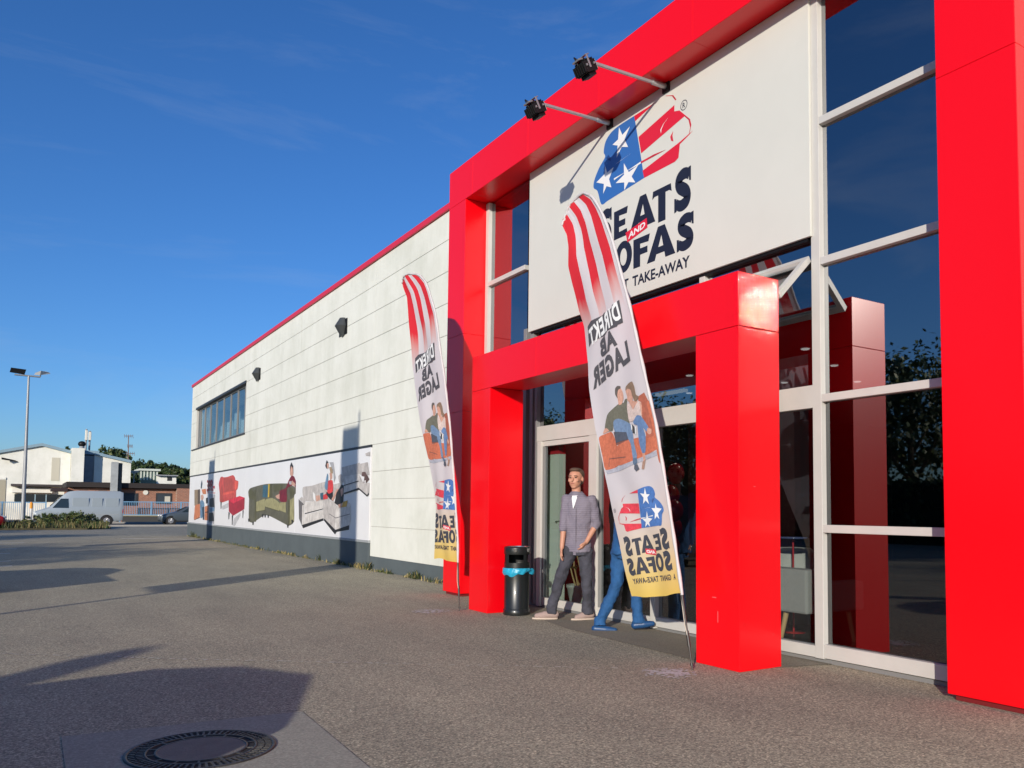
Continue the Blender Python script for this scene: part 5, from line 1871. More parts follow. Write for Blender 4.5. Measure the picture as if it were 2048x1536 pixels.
oval(b, hc + UP * .118 + hf * .03, hf, hsd, .065, .072, .030)
fuse(b, 'hair', M('short brown hair', (.085, .05, .032), rough=.7, bump=.5, bscale=90), man, .008, 2)
b = MB()
rings(b, [(V((5.969, 8.812, 0.861)), .125, .18), (V((5.969, 8.812, 0.948)), .12, .176), (V((5.974, 8.812, 1.092)), .112, .163), (V((5.979, 8.812, 1.246)), .116, .172), (V((5.988, 8.807, 1.381)), .128, .195), (V((5.984, 8.812, 1.486)), .118, .20), (V((5.979, 8.815, 1.549)), .095, .165), (V((5.969, 8.820, 1.592)), .075, .105), (V((5.964, 8.822, 1.635)), .068, .072)], f, s)
for sh, el, wr in ((shR, elR, wrR), (shL, elL, wrL)):
    lump(b, sh, el, .072, .060)
    lump(b, el, el.lerp(wr, .16), .060, .056)
SHM = shirt_mat()
folds(fuse(b, 'shirt', SHM, man, .009, 4), .035)
b = MB()                                             # placket, collar and the white tee below
for k in range(9):
    z0, z1 = 1.42 - .066 * k, 1.42 - .066 * (k + 1)
    r0 = .116 + .012 * math.sin((z0 - .85) * 4)
    c0, c1 = V((5.979, 8.812, z0)) + f * (r0 + .006) - s * .005, V((5.979, 8.812, z1)) + f * (.116 + .012 * math.sin((z1 - .85) * 4) + .006) - s * .005
    b.hexa([c0 - s * .018, c0 + s * .018, c1 + s * .018, c1 - s * .018], [c0 - s * .018 + f * .005, c0 + s * .018 + f * .005, c1 + s * .018 + f * .005, c1 - s * .018 + f * .005])
b.build('placket', SHM, man)
for k in (-1, 1):
    b = MB()
    p = [nk + s * .066 * k + UP * .04 - f * .02, nk + s * .072 * k + UP * .01 + f * .02, nk + s * .085 * k - UP * .05 + f * .075, nk + s * .03 * k - UP * .03 + f * .10, nk + s * .045 * k + UP * .01 + f * .065]
    b.hexa([p[0], p[1], p[2], p[4]], [x - s * .012 * k for x in (p[0], p[1], p[2], p[4])])
    b.hexa([p[4], p[2], p[3], p[3].lerp(p[4], .5)], [x - f * .01 for x in (p[4], p[2], p[3], p[3].lerp(p[4], .5))])
    b.build('collar', SHM, man)
b = MB()
c0 = nk + f * .085 - UP * .045
b.hexa([c0 - s * .045 + UP * .04 - f * .025, c0 + s * .045 + UP * .04 - f * .025, c0 + s * .006 - UP * .13 + f * .045, c0 - s * .006 - UP * .13 + f * .045],
       [c0 - s * .04 + UP * .03, c0 + s * .04 + UP * .03, c0 + s * .006 - UP * .12 + f * .052, c0 - s * .006 - UP * .12 + f * .052])
b.build('tee', M('white tee', (.7, .7, .72), rough=.9), man)
JEANS = M('faded black jeans', (.045, .045, .06), rough=.9, vary=.35, scale=5, bump=.5, bscale=14)
b = MB()
rings(b, [(V((5.969, 8.812, 0.823)), .105, .165), (V((5.969, 8.812, 0.900)), .118, .172), (V((5.969, 8.812, 0.986)), .105, .16)], f, s)
for hp, kn, an in ((hpR, knR, anR), (hpL, knL, anL)):
    lump(b, hp - UP * .05, kn, .096, .072)
    lump(b, kn, an + UP * .03, .070, .066)
    b.tube([an + UP * .08, an - UP * .035], [.066, .074], 14)
folds(fuse(b, 'trousers', JEANS, man, .009, 3), .042)
SHOE = M('pinkish suede shoe', (.33, .24, .215), rough=.9)
SOLE = M('pale sole', (.5, .4, .33), rough=.8)
for an, he, to in ((anR, heR, toR), (anL, heL, toL)):
    b = MB()
    lump(b, he + UP * .01, to.lerp(he, .5) + UP * .012, .046, .046)
    lump(b, to.lerp(he, .5) + UP * .008, to.lerp(he, .12), .047, .034)
    sh_ = fuse(b, 'shoe', SHOE, man, .008, 3)
    d = (to - he)
    d.z = 0
    d.normalize()
    w = d.cross(UP)
    b = MB()
    zz = min(he.z, to.z) - .042
    pts = []
    for i in range(20):
        a = 2 * math.pi * i / 20
        pts.append(he.lerp(to, .5) * 1.0 + d * (.165 * math.cos(a)) + w * (.046 * math.sin(a)) - UP * (he.lerp(to, .5).z) + UP * max(.006, zz))
    b.prism(pts, (0, 0, .02))
    b.build('sole', SOLE, sh_)

# --- man in the blue suit, mostly behind the near flag
k = .935


def K(x, y, z, dz=0):
    return V((x * k, y * k, 1.4 + (z - 1.4) * k - dz - .075 * max(0, 1 - z / .6)))


f = V((.72, -.70, 0)).normalized()               # walks to the right and in
s = UP.cross(f)
sm_an = thing('person', 'man in a cobalt blue suit hidden to the knees behind the near feather flag', 'person', (5.85, 7.75, 0))
hA, hB = K(6.27, 8.33, .90), K(6.375, 8.25, .90)
kA, aA, tA, eA = K(6.25, 8.335, .53, .03), K(6.085, 8.462, .10, .035), K(6.25, 8.335, .03, .045), K(6.035, 8.50, .045, .045)
kB, aB, tB, eB = K(6.43, 8.20, .525, .02), K(6.462, 8.175, .13, .03), K(6.62, 8.06, .10, .03), K(6.425, 8.20, .09, .045)
mid = hA.lerp(hB, .5)
ch = mid + UP * .52 + f * .03
nk, hc = ch + UP * .17, ch + UP * .40 + f * .02
b = MB()
head(b, hc, f, s)
lump(b, nk - UP * .03, hc - UP * .07, .058, .055)
rings(b, [(mid, .09, .14), (mid + UP * .25, .085, .13), (ch, .095, .155), (nk, .05, .055)], f, s)
arms = []
for q in (-1, 1):
    sh = ch + s * .185 * q + UP * .09
    el = sh - UP * .30 + f * (.05 * q) - s * (.02 * q)
    wr = el - UP * .24 + f * (.12 if q > 0 else .02)
    arms.append((sh, el, wr, q))
    lump(b, sh, el, .044, .037)
    lump(b, el, wr, .038, .027)
    hand(b, wr, (f.x * .2, f.y * .2, -1), -s * q, f, .5)
for h, kn, an in ((hA, kA, aA), (hB, kB, aB)):
    lump(b, h, kn, .066, .045)
    lump(b, kn, an, .043, .034)
fuse(b, 'body', SKIN, sm_an, .0065, 2)
face(sm_an, hc, f, s)
b = MB()
oval(b, hc + UP * .058 - f * .027, f, s, .119, .098, .093)
oval(b, hc - f * .067, f, s, .067, .088, .09)
fuse(b, 'hair', M('dark hair', (.03, .02, .015), rough=.7, bump=.5, bscale=90), sm_an, .008, 2)
SUIT = M('cobalt suit cloth', (.012, .075, .21), rough=.85, vary=.22, scale=6, bump=.5, bscale=10)
b = MB()
rings(b, [(mid - UP * .045, .16, .19), (mid + UP * .06, .14, .18), (mid + UP * .25, .12, .165), (ch - UP * .06, .135, .19), (ch + UP * .07, .115, .195), (ch + UP * .13, .07, .11)], f, s)
for sh, el, wr, q in arms:
    lump(b, sh, el, .072, .06)
    lump(b, el, wr - (wr - el) * .05, .058, .048)
folds(fuse(b, 'jacket', SUIT, sm_an, .009, 3), .03)
b = MB()
rings(b, [(mid - UP * .10, .10, .15), (mid, .115, .165), (mid + UP * .06, .1, .155)], f, s)
for h, kn, an in ((hA, kA, aA), (hB, kB, aB)):
    lump(b, h - UP * .04, kn, .095, .074)
    lump(b, kn, an + UP * .03, .070, .064)
    b.tube([an + UP * .08, an - UP * .03], [.064, .074], 14)
folds(fuse(b, 'trousers', SUIT, sm_an, .009, 3), .045)
for an, he, to in ((aA, eA, tA), (aB, eB, tB)):
    b = MB()
    lump(b, he, to.lerp(he, .5), .044, .044)
    lump(b, to.lerp(he, .5), to.lerp(he, .08), .044, .030)
    fuse(b, 'shoe', M('blue leather shoe', (.012, .06, .17), rough=.4), sm_an, .008, 3)
# ------------------------------------------------------------------ trees
LEAF = M('leaf', (.045, .075, .018), rough=.55, vary=.5, scale=1.3)
LEAF2 = M('leaf dark', (.028, .05, .014), rough=.6, vary=.5, scale=1.1)
LEAFY = M('leaf light', (.10, .11, .03), rough=.6, vary=.4, scale=1.6)
BARK = M('bark', (.10, .075, .05), rough=.95, vary=.3, scale=6, bump=.5, bscale=20)


def crown_mb(r, c, rx, ry, rz, clumps, leaves, size, flat=.9):
    b = MB()
    c = Vector(c)
    for i in range(clumps):
        while True:
            p = Vector((r.uniform(-1, 1), r.uniform(-1, 1), r.uniform(-1, 1)))
            if .15 < p.length < 1:
                break
        p = p.normalized() * p.length ** .55
        lumpy = .82 + .3 * math.sin(3.1 * p.x + 2.2 * i) * math.sin(2.3 * p.y + 4 * p.z)
        cc = c + Vector((p.x * rx, p.y * ry, p.z * rz)) * lumpy
        cr = .26 * min(rx, ry, rz) * r.uniform(.6, 1.5)
        for j in range(leaves):
            d = Vector((r.gauss(0, 1), r.gauss(0, 1), r.gauss(0, .75)))
            d = d.normalized() * cr * r.random() ** .4
            o = cc + d
            n = (d.normalized() + Vector((r.uniform(-1, 1), r.uniform(-1, 1), r.uniform(-.2, 1.2))) * flat).normalized()
            t = n.orthogonal().normalized()
            t.rotate(Matrix.Rotation(r.uniform(0, 6.28), 3, n))
            w = n.cross(t)
            s = size * r.uniform(.6, 1.4)
            b.poly([o - t * s, o - t * .1 * s + w * s * .5, o + t * s, o - t * .1 * s - w * s * .5], r.choice([0, 0, 0, 1, 1, 2]))
    return b


def make_tree(seed, h, rx, ry, clumps, leaves, size, name='tree', mats=None, trunk_h=None):
    """a tree standing at the origin: (root, trunk, crown)"""
    r = random.Random(seed)
    root = thing(name, None, 'tree')
    th = trunk_h or h * .30
    b = MB()
    b.tube([(0, 0, -.1), (.03, 0, th * .5), (-.02, .03, th), (.05, 0, h * .75)], [h * .028, h * .02, h * .017, h * .005], 10)
    for k in range(7):
        a = k * 2.4 + r.uniform(-.4, .4)
        z0 = min(th * r.uniform(.75, 1.4), h * .78)
        d = Vector((math.cos(a), math.sin(a), 0))
        b.tube([(0, 0, z0), tuple(d * rx * .35 + UP * min(h * .8, z0 + h * .12)), tuple(d * rx * .6 + UP * min(h * .86, z0 + h * .24))], [h * .012, h * .008, h * .003], 7)
    b.build('trunk', BARK, root)
    crown_mb(r, (0, 0, (th * .75 + h) / 2), rx, ry, (h - th * .75) / 2, clumps, leaves, size).build('crown', mats or [LEAF, LEAF2, LEAFY], root)
    return root


# trees over the car park: they stand in the glass as mirror images and throw the long shadows
protos = [make_tree(31, 9.6, 3.4, 3.2, 130, 46, .15), make_tree(32, 9.2, 2.9, 3.3, 120, 46, .15), make_tree(33, 10.0, 3.2, 3.0, 125, 46, .15)]
spots = [(-22.5, 6.2, 1.06), (-22.0, 9.6, 1.04), (-22, 23.4, .98), (-23, 28.0, .84), (-22, 33.6, .96), (-22.5, 39.5, .9), (-23, 45.6, 1.0), (-22, 51.5, .92), (-22.6, 57.0, 1.0), (-23, 62.5, .95), (-24, 69, 1.05), (-22.5, 12.6, .93), (-22.3, -3, .66), (-22.4, -8, .70), (-22, -13, .68), (-22.5, -18, .72), (-22, -23, .70)]  # the small ones are added, unseen, to shade the ground mirrored in the glass
for i, (x, y, k) in enumerate(spots):
    o = protos[i] if i < 3 else copy_tree(protos[i % 3])
    o.location = (x, y, 0)
    o.scale = (k, k, k)
    o.rotation_euler = (0, 0, i * 1.9)
    tag(o, 'broad leafy tree across the car park, for glass mirror image and added shade', 'tree', 'trees across the car park')
r = random.Random(77)
t = thing('hedge', 'long dense hedge under the trees across the car park, mirrored in the glass', 'hedge', (-20.6, 38, 0))
b = MB()
for i in range(9000):
    y = r.uniform(13, 66)
    x = r.choice([-19.9, -21.3]) + r.gauss(0, .1)
    z = r.uniform(.05, 2.75)
    if r.random() < .3:
        x, z = r.uniform(-21.3, -19.9), 2.72 + r.gauss(0, .07)
    s = r.uniform(.10, .2)
    n = Vector((r.uniform(-1, 1), r.uniform(-1, 1), r.uniform(-.4, 1))).normalized()
    tt = n.orthogonal().normalized()
    w = n.cross(tt)
    o = Vector((x, y, z))
    b.poly([o - tt * s, o + w * s * .5, o + tt * s, o - w * s * .5], r.choice([0, 1, 1]))
b.build('foliage', [LEAF, LEAF2], t)
MB().box(-21.2, -20.0, 13, 66, 0, 2.65).build('twigs', M('hedge core', (.012, .018, .008), rough=1), t)

# far trees behind the houses
k = 0
for px, py, wpx, Y, mats in ((222, 896, 46, 150, 0), (198, 903, 26, 152, 1), (247, 913, 34, 148, 0), (136, 893, 10, 152, 1), (272, 926, 40, 140, 1), (300, 924, 44, 146, 0), (330, 928, 46, 141, 1), (357, 941, 38, 138, 0), (384, 940, 44, 141, 1), (412, 938, 44, 143, 0), (262, 945, 22, 126, 1)):
    p = at(px, py, Y)
    wm = wpx * (at(px + 1, py, Y).x - at(px, py, Y).x)
    labs = ['round crowned tree rising behind the white warehouse roof', 'small dark tree behind the warehouse tower', 'spreading tree over the low end of the warehouse roof', 'tip of a tree over the warehouse ridge',
            'dark tree beside the tall aerial', 'tree behind the glazed house corner', 'broad tree over the white flat roofed house', 'lower tree beside the white flat roofed house', 'dark tree at the far corner of the store', 'tree hidden behind the far end of the store', 'low bushy tree before the glazed house']
    o = make_tree(100 + k, p.z + .2, wm * .8, wm * .8, 110, 44, .30, trunk_h=(p.z + .2) * .72, mats=[LEAF2, LEAF, LEAF2] if mats else None)
    o.location = (p.x, Y, 0)
    tag(o, labs[k], 'tree', 'trees behind the far buildings')
    k += 1

# ------------------------------------------------------------------ planted island
ISL = M('island soil', (.07, .06, .03), rough=1, vary=.3, scale=2)
b = MB()
b.prism([(-3, 55.5, 0), (3.2, 55.5, 0), (4.6, 58, 0), (4.4, 62.5, 0), (-3, 63, 0)], (0, 0, .10))
tag(b.build('planted_bed', ISL), 'raised bed of rough grass by the lamp post', kind='structure')
r = random.Random(41)
k = 0
for x, y, rx, h in ((-.9, 58.5, .9, .45), (.45, 57.6, 1.0, .55), (1.3, 60.5, 1.1, .95), (2.1, 58.5, 1.25, 1.15), (3.0, 60.4, 1.15, 1.0), (3.75, 58.8, .7, .5)):
    lab = ['straw coloured low shrub at the open end of the planted bed', 'low yellow green shrub by the lamp post foot', 'round green shrub right behind the lamp post', 'biggest dark green shrub before the van door', 'dark green shrub before the van side', 'small shrub before the rear wheel of the van'][k]
    t = thing('shrub', lab, 'shrub', (x, y, .1), 'shrubs in the planted bed')
    cm = crown_mb(r, (x, y, h * .4), rx * 1.15, rx, h * .55, 60, 60, .065)
    cm.build('foliage', [LEAFY, LEAF, M('straw', (.24, .19, .08), rough=.9)] if k < 2 else [LEAF, LEAFY, LEAFY], t)
    sb = MB()
    for a in range(6):
        sb.tube([(x, y, 0), (x + rx * .5 * math.cos(a), y + rx * .5 * math.sin(a), h * .7)], [.03, .01], 6)
    sb.build('stem', BARK, t)
    k += 1
b = MB()
for i in range(3600):
    x, y = r.uniform(-2.8, 4.4), r.uniform(55.5, 62)
    hgt = r.uniform(.15, .5)
    a = r.uniform(0, 6.28)
    d = Vector((math.cos(a), math.sin(a), 0)) * hgt * .4
    w = Vector((-d.y, d.x, 0)).normalized() * .025
    o = Vector((x, y, .08))
    b.poly([o - w, o + w, o + d + UP * hgt], r.choice([0, 0, 1, 2]))
tag(b.build('grass', [M('dry grass', (.2, .16, .07), rough=.9), LEAFY, LEAF]), 'rough dry grass on the planted bed', kind='stuff')

# ------------------------------------------------------------------ lamp post
LY = 60.0
t = thing('lamp_post', 'tall grey lamp post with two floodlights on a crossbar', 'lamp post', (.02, LY, 0))
top = at(57.5, 752, LY)
MB().tube([(.02, LY, 0), (.02, LY, 4), (top.x, LY, top.z)], [.13, .10, .06], 12).build('pole', M('galvanised pole', (.30, .31, .32), rough=.5, metal=.3, vary=.1), t)
a, c = at(29, 749, LY), at(81, 754, LY)
MB().tube([(a.x, LY, a.z), (c.x, LY, c.z)], .05, 8).build('crossbar', mat('pole_bar', (.22, .23, .24), .5), t)
b = MB()
p = at(36, 742, LY)
b.hexa([(p.x - .42, LY - .05, p.z - .12), (p.x + .34, LY - .05, p.z - .2), (p.x + .34, LY + .3, p.z - .1), (p.x - .42, LY + .3, p.z - .05)],
       [(p.x - .36, LY - .15, p.z + .16), (p.x + .42, LY - .15, p.z + .10), (p.x + .42, LY + .2, p.z + .16), (p.x - .36, LY + .2, p.z + .2)])
b.build('floodlight_head', BLACK, t)
b = MB()
p = at(82, 746, LY)
b.hexa([(p.x - .35, LY - .15, p.z - .16), (p.x - .05, LY - .15, p.z - .16), (p.x + .5, LY + .2, p.z + .02), (p.x + .2, LY + .2, p.z + .0)],
       [(p.x - .3, LY - .15, p.z - .04), (p.x - .0, LY - .15, p.z + .12), (p.x + .45, LY + .2, p.z + .10), (p.x + .2, LY + .2, p.z + .16)])
b.tube([(c.x, LY, c.z), (c.x, LY, c.z + .2)], .03, 6)
b.build('floodlight_head', mat('lamp_grey', (.4, .4, .38), .4), t)


# ------------------------------------------------------------------ vehicles
def vehicle(name, cat, st, paint, windows, wheels, wr, screen, lamps, bandz):
    """st: stations (x, z bottom, z shoulder, z top, half width low, half width shoulder, half width top), nose at x = 0"""
    root = thing(name, None, cat)
    vs, fs = [], []
    n = 10
    for x, z0, zs, zt, wb, ws, wt in st:
        zm = z0 + .35 * (zs - z0)
        h = [(wb, z0), (ws, zm), (ws * .995, zs), ((ws + wt) / 2 + .01, (zs + zt) / 2), (wt, zt)]
        for w, z in [(-w, z) for w, z in h] + [(w, z) for w, z in reversed(h)]:
            vs.append((x, w, z))
    for j in range(len(st) - 1):
        for i in range(n):
            i2 = (i + 1) % n
            fs.append((j * n + i, j * n + i2, (j + 1) * n + i2, (j + 1) * n + i))
    fs.append(tuple(range(n)))
    fs.append(tuple(reversed(range((len(st) - 1) * n, len(st) * n))))
    b = MB()
    b.add(vs, fs, 0, True)
    o = b.build('body', paint, root, clean=True)
    bv = o.modifiers.new('edge', 'BEVEL')
    bv.width, bv.segments, bv.limit_method, bv.angle_limit = .03, 2, 'ANGLE', rad(25)

    def side(x, z):
        for j in range(len(st) - 1):
            if st[j][0] <= x <= st[j + 1][0]:
                f = (x - st[j][0]) / (st[j + 1][0] - st[j][0])
                s_ = [a + (b_ - a) * f for a, b_ in zip(st[j], st[j + 1])]
                _, z0, zs, zt, wb, ws, wt = s_
                if z <= zs:
                    return ws
                return ws + (wt - ws) * min(1, (z - zs) / max(.01, zt - zs))
        return st[-1][5]
    for q in windows:
        for sg in (-1, 1):
            b = MB()
            b.poly([(x, sg * (side(x, z) + .022), z) for x, z in q])
            o = b.build('window', mat('car_window', (.02, .03, .032), .06, 0, .8), root)
            so = o.modifiers.new('thick', 'SOLIDIFY')
            so.thickness = .02
    for q in screen:
        b = MB()
        b.poly(q)
        o = b.build('windscreen', mat('car_window', (.02, .03, .032), .06, 0, .8), root)
        so = o.modifiers.new('thick', 'SOLIDIFY')
        so.thickness = .02
    for x in wheels:
        for sg in (-1, 1):
            yw = side(x, .5)
            y1, y0 = sg * (yw + .015), sg * (yw - .2)
            b = MB()
            b.tube([(x, y0, wr), (x, sg * (yw + .006), wr)], wr + .075, 26)
            b.build('wheel_arch', mat('arch_black', (.01, .01, .01), .8), root)
            b = MB()
            b.tube([(x, y0, wr), (x, y1 - sg * .03, wr), (x, y1, wr)], [wr, wr, wr * .93], 26)
            w = b.build('wheel', mat('tyre', (.02, .02, .02), .8), root)
            b = MB()
            b.tube([(x, y1 - sg * .04, wr), (x, y1 + sg * .012, wr)], [wr * .66, wr * .6], 22)
            for k_ in range(5):
                a = k_ * 2 * math.pi / 5
                b.tube([(x, y1 + sg * .018, wr), (x + wr * .56 * math.cos(a), y1 + sg * .018, wr + wr * .56 * math.sin(a))], .03, 6)
            b.build('rim', mat('rim_silver', (.45, .45, .46), .35, .6), w)
    for nm, x, y, z, rx, ry, rz, m in lamps:
        for sg in (-1, 1):
            b = MB()
            b.ball((x, sg * y, z), (rx, ry, rz))
            b.build(nm, m, root)
    for nm, (x0, x1), (z0, z1), m in bandz:
        for sg in (-1, 1):
            yw = max(side(x0, z0), side(x1, z1))
            b = MB()
            b.box(x0, x1, sg * (yw - .002) - .006, sg * (yw - .002) + .006, z0, z1)
            b.build(nm, m, root, bevel=.006)
    return root


HL = M('headlamp', (.6, .62, .62), rough=.15)
TL = M('tail lamp', (.35, .01, .015), rough=.25)
DKP = M('dark plastic', (.02, .02, .022), rough=.6)
van = vehicle('delivery_van', 'van',
              [(0, .42, .72, .82, .72, .80, .70), (.12, .34, .86, .98, .86, .93, .80), (.75, .30, 1.08, 1.20, .92, .98, .84), (.95, .30, 1.12, 1.30, .93, .99, .84), (1.75, .30, 1.2, 2.16, .95, 1.0, .78), (2.05, .30, 1.2, 2.38, .95, 1.0, .78), (2.5, .3, 1.2, 2.46, .95, 1.0, .80), (5.25, .30, 1.2, 2.46, .95, 1.0, .80), (5.5, .34, 1.2, 2.36, .93, .98, .80)],
              M('silver van paint', (.36, .41, .44), rough=.35, metal=.25),
              [[(1.10, 1.22), (2.08, 1.22), (2.05, 1.88), (1.60, 1.88)]], (.95, 4.45), .34,
              [[(.98, -.78, 1.34), (.98, .78, 1.34), (1.72, .72, 2.14), (1.72, -.72, 2.14)]],
              [('headlight', .12, .72, .82, .14, .16, .14, HL), ('tail_light', 5.47, .93, 1.0, .06, .06, .28, TL)],
              [('bumper', (.02, .3), (.36, .56), DKP), ('side_panel', (2.3, 3.3), (1.32, 1.95), mat('van_panel', (.33, .38, .41), .4, .2)), ('side_panel', (3.5, 4.15), (1.32, 1.95), mat('van_panel', (.33, .38, .41), .4, .2)), ('side_panel', (4.35, 5.2), (1.32, 1.95), mat('van_panel', (.33, .38, .41), .4, .2)), ('rub_strip', (1.3, 5.2), (.72, .78), mat('rub', (.3, .32, .33), .5))])
p = at(66, 1040, 69)
van.location = (p.x, 69, 0)
tag(van, 'silver high roofed delivery van parked behind the planted bed', 'van')

HATCH = [(0, .36, .55, .62, .62, .70, .6), (.12, .25, .68, .76, .74, .82, .7), (.9, .22, .82, .93, .80, .86, .72), (1.15, .22, .86, .98, .80, .87, .72), (1.95, .22, .92, 1.38, .82, .88, .60), (2.5, .22, .93, 1.46, .82, .88, .60), (3.3, .22, .94, 1.42, .82, .88, .60), (3.85, .24, .94, 1.12, .8, .86, .62), (4.05, .32, .86, 1.0, .72, .8, .6)]
SIDEW = [[(1.45, .96), (2.35, .97), (2.4, 1.38), (2.02, 1.34)], [(2.45, .97), (3.25, .98), (3.2, 1.35), (2.5, 1.38)]]
SCR_ = [[(1.2, -.68, 1.0), (1.2, .68, 1.0), (1.93, .58, 1.37), (1.93, -.58, 1.37)]]


def hatch(paint):
    return vehicle('parked_car', 'car', HATCH, paint, SIDEW, (.72, 3.28), .31, SCR_,
                   [('headlight', .2, .62, .70, .22, .12, .09, HL), ('tail_light', 4.0, .68, .86, .05, .1, .12, TL)], [('door_sill', (1.1, 2.9), (.24, .32), DKP)])


c1 = hatch(M('blue grey car paint', (.10, .125, .145), rough=.3, metal=.4))
p = at(317, 1048, 69)
c1.location = (p.x, 69, 0)
tag(c1, 'blue grey hatchback half hidden by the far corner of the store', 'car')
c2 = hatch(M('red car paint', (.30, .008, .012), rough=.3))
p = at(11, 1050, 57)
c2.location = (p.x, 57, 0)
c2.rotation_euler = (0, 0, math.pi)
tag(c2, 'red car of which only the nose shows beside the planted bed', 'car')
for (x, y), col, lab in (((-4.45, 5.49), (.05, .055, .06), 'dark hatchback close to the manhole, seen only by its round shadow'), ((-.98, 15.3), (.3, .3, .31), 'grey hatchback farther along the car park, seen only by its shadow')):
    c = hatch(M('car paint', col, rough=.3, metal=.3))
    c.location = (x, y, 0)
    c.rotation_euler = (0, 0, math.atan2(.7355, -.6775) if y > 10 else math.atan2(-.7355, .6775))
    tag(c, lab, 'car', 'cars parked along the open side')

# ------------------------------------------------------------------ banner masts
for (x, y), lab in (((-6, 7.58), 'tall mast with a hanging banner whose shadow climbs the wall beside the grey sofa poster'), ((-6, 25.45), 'tall mast with a hanging banner whose shadow falls on the wall by the far window')):
    t = thing('banner_mast', lab, 'flag mast', (x, y, 0), 'banner masts on the open side')
    MB().tube([(x, y, 0), (x, y, 8.35)], [.06, .035], 10).build('pole', STEEL, t)
    b = MB()
    n = 24
    for i in range(n):
        z0, z1 = 2.85 + 5.15 * i / n, 2.85 + 5.15 * (i + 1) / n
        a0, a1 = .04 * math.sin(z0 * 1.6), .04 * math.sin(z1 * 1.6)
        b.hexa([(x + a0, y + 1.2, z0), (x - .004, y + .06, z0), (x + .004, y + .06, z0), (x + a0 + .008, y + 1.2, z0)], [(x + a1, y + 1.2, z1), (x - .004, y + .06, z1), (x + .004, y + .06, z1), (x + a1 + .008, y + 1.2, z1)])
    b.build('banner', mat('plain_banner', (.5, .03, .04), .7), t)

# ------------------------------------------------------------------ buildings across the road
WH = wall_mat('warehouse cladding', (.76, .75, .68))
BLUEG = M('blue grey roof edge', (.22, .32, .38), rough=.5)
GREYW = M('grey render', (.28, .29, .31), rough=.9, vary=.1)
Y = 96
wz = lambda px, py, yy=Y: at(px, py, yy)
t = thing('warehouse', 'cream white gabled warehouse with a square tower and blue roof edge', 'building', (0, Y, 0))
b = MB()
g0 = [wz(-70, 918), wz(84, 892), wz(142, 907)]
b.prism([(g0[0].x, Y, 0), (g0[2].x, Y, 0)] + [(q.x, Y, q.z) for q in reversed(g0)], (0, 30, 0))
q0, q1 = wz(190, 909), wz(263, 926)
b.prism([(q0.x, Y + .4, 0), (q1.x, Y + .4, 0), (q1.x, Y + .4, q1.z), (q0.x, Y + .4, q0.z)], (0, 30, 0))
b.build('wall', WH, t)
b = MB()
a, c = wz(143, 897), wz(168, 897)
b.box(a.x, c.x, Y - 1.2, Y + 8, 0, a.z)
b.build('tower', WH, t)
b = MB()
a, c = wz(168, 910), wz(191, 910)
b.box(a.x + .02, c.x + .3, Y + .8, Y + 8, 0, a.z)
b.build('recess', GREYW, t)
b = MB()
for pa, pc in ((wz(-70, 918), wz(84, 892)), (wz(84, 892), wz(142, 907)), (wz(190, 909), wz(264, 926))):
    yy = Y - .25 if pa.x < 3 else Y + .15
    b.hexa([(pa.x, yy, pa.z), (pc.x, yy, pc.z), (pc.x, yy + 30.6, pc.z), (pa.x, yy + 30.6, pa.z)], [(pa.x, yy, pa.z + .28), (pc.x, yy, pc.z + .28), (pc.x, yy + 30.6, pc.z + .28), (pa.x, yy + 30.6, pa.z + .28)])
a, c = wz(167, 908), wz(191, 908)
b.box(a.x, c.x + .35, Y + .7, Y + 8.1, a.z + .02, a.z + .42)
b.build('roof', BLUEG, t)
b = MB()
a, c = wz(22, 968), wz(126, 974)
b.box(a.x, c.x, Y - 1.2, Y - .02, c.z, a.z)
b.build('canopy', M('brown canopy', (.05, .04, .04), rough=.7), t)
a, c = wz(29, 988), wz(128, 1004)
fr = MB().box(a.x, c.x, Y - .08, Y + .3, c.z, a.z).build('window', M('dark window band', (.02, .025, .03), rough=.1), t)
b = MB()
for px in (48, 70, 92):
    q = wz(px, 1000)
    b.box(q.x - .05, q.x + .05, Y - .12, Y - .081, c.z, a.z)
b.build('frame', BLUEG, fr)
a, c = wz(-8, 960), wz(10, 1004)
b = MB().box(a.x, c.x, Y - .06, Y + .2, 0, a.z)
b.build('roller_door', M('beige roller door', (.35, .32, .24), rough=.6), t)
b = MB()
a, c = wz(-8, 959), wz(12, 957)
b.box(a.x, c.x, Y - .1, Y + .1, a.z + .01, c.z + .1)
b.build('door_lintel', WH, t)
a = wz(16, 918)
b = MB().hexa([(a.x - .5, Y - .9, a.z - .1), (a.x + .8, Y - .1, a.z - .25), (a.x + .8, Y - .01, a.z - .2), (a.x - .5, Y - .6, a.z - .05)], [(a.x - .5, Y - .9, a.z + .1), (a.x + .6, Y - .1, a.z - .12), (a.x + .6, Y - .01, a.z - .1), (a.x - .5, Y - .6, a.z + .1)])
b.build('wall_lamp', BLACK, t)
a, c = wz(104, 915), wz(118, 962)
MB().box(a.x, c.x, Y - .04, Y + .1, c.z, a.z).build('faded_panel', M('faded panel', (.5, .47, .38), rough=.9), t)
b = MB()
a, c = wz(24, 976), wz(104, 986)
b.box(a.x, c.x, Y - .5, Y + .1, c.z, a.z)
b.build('fascia', WH, t)

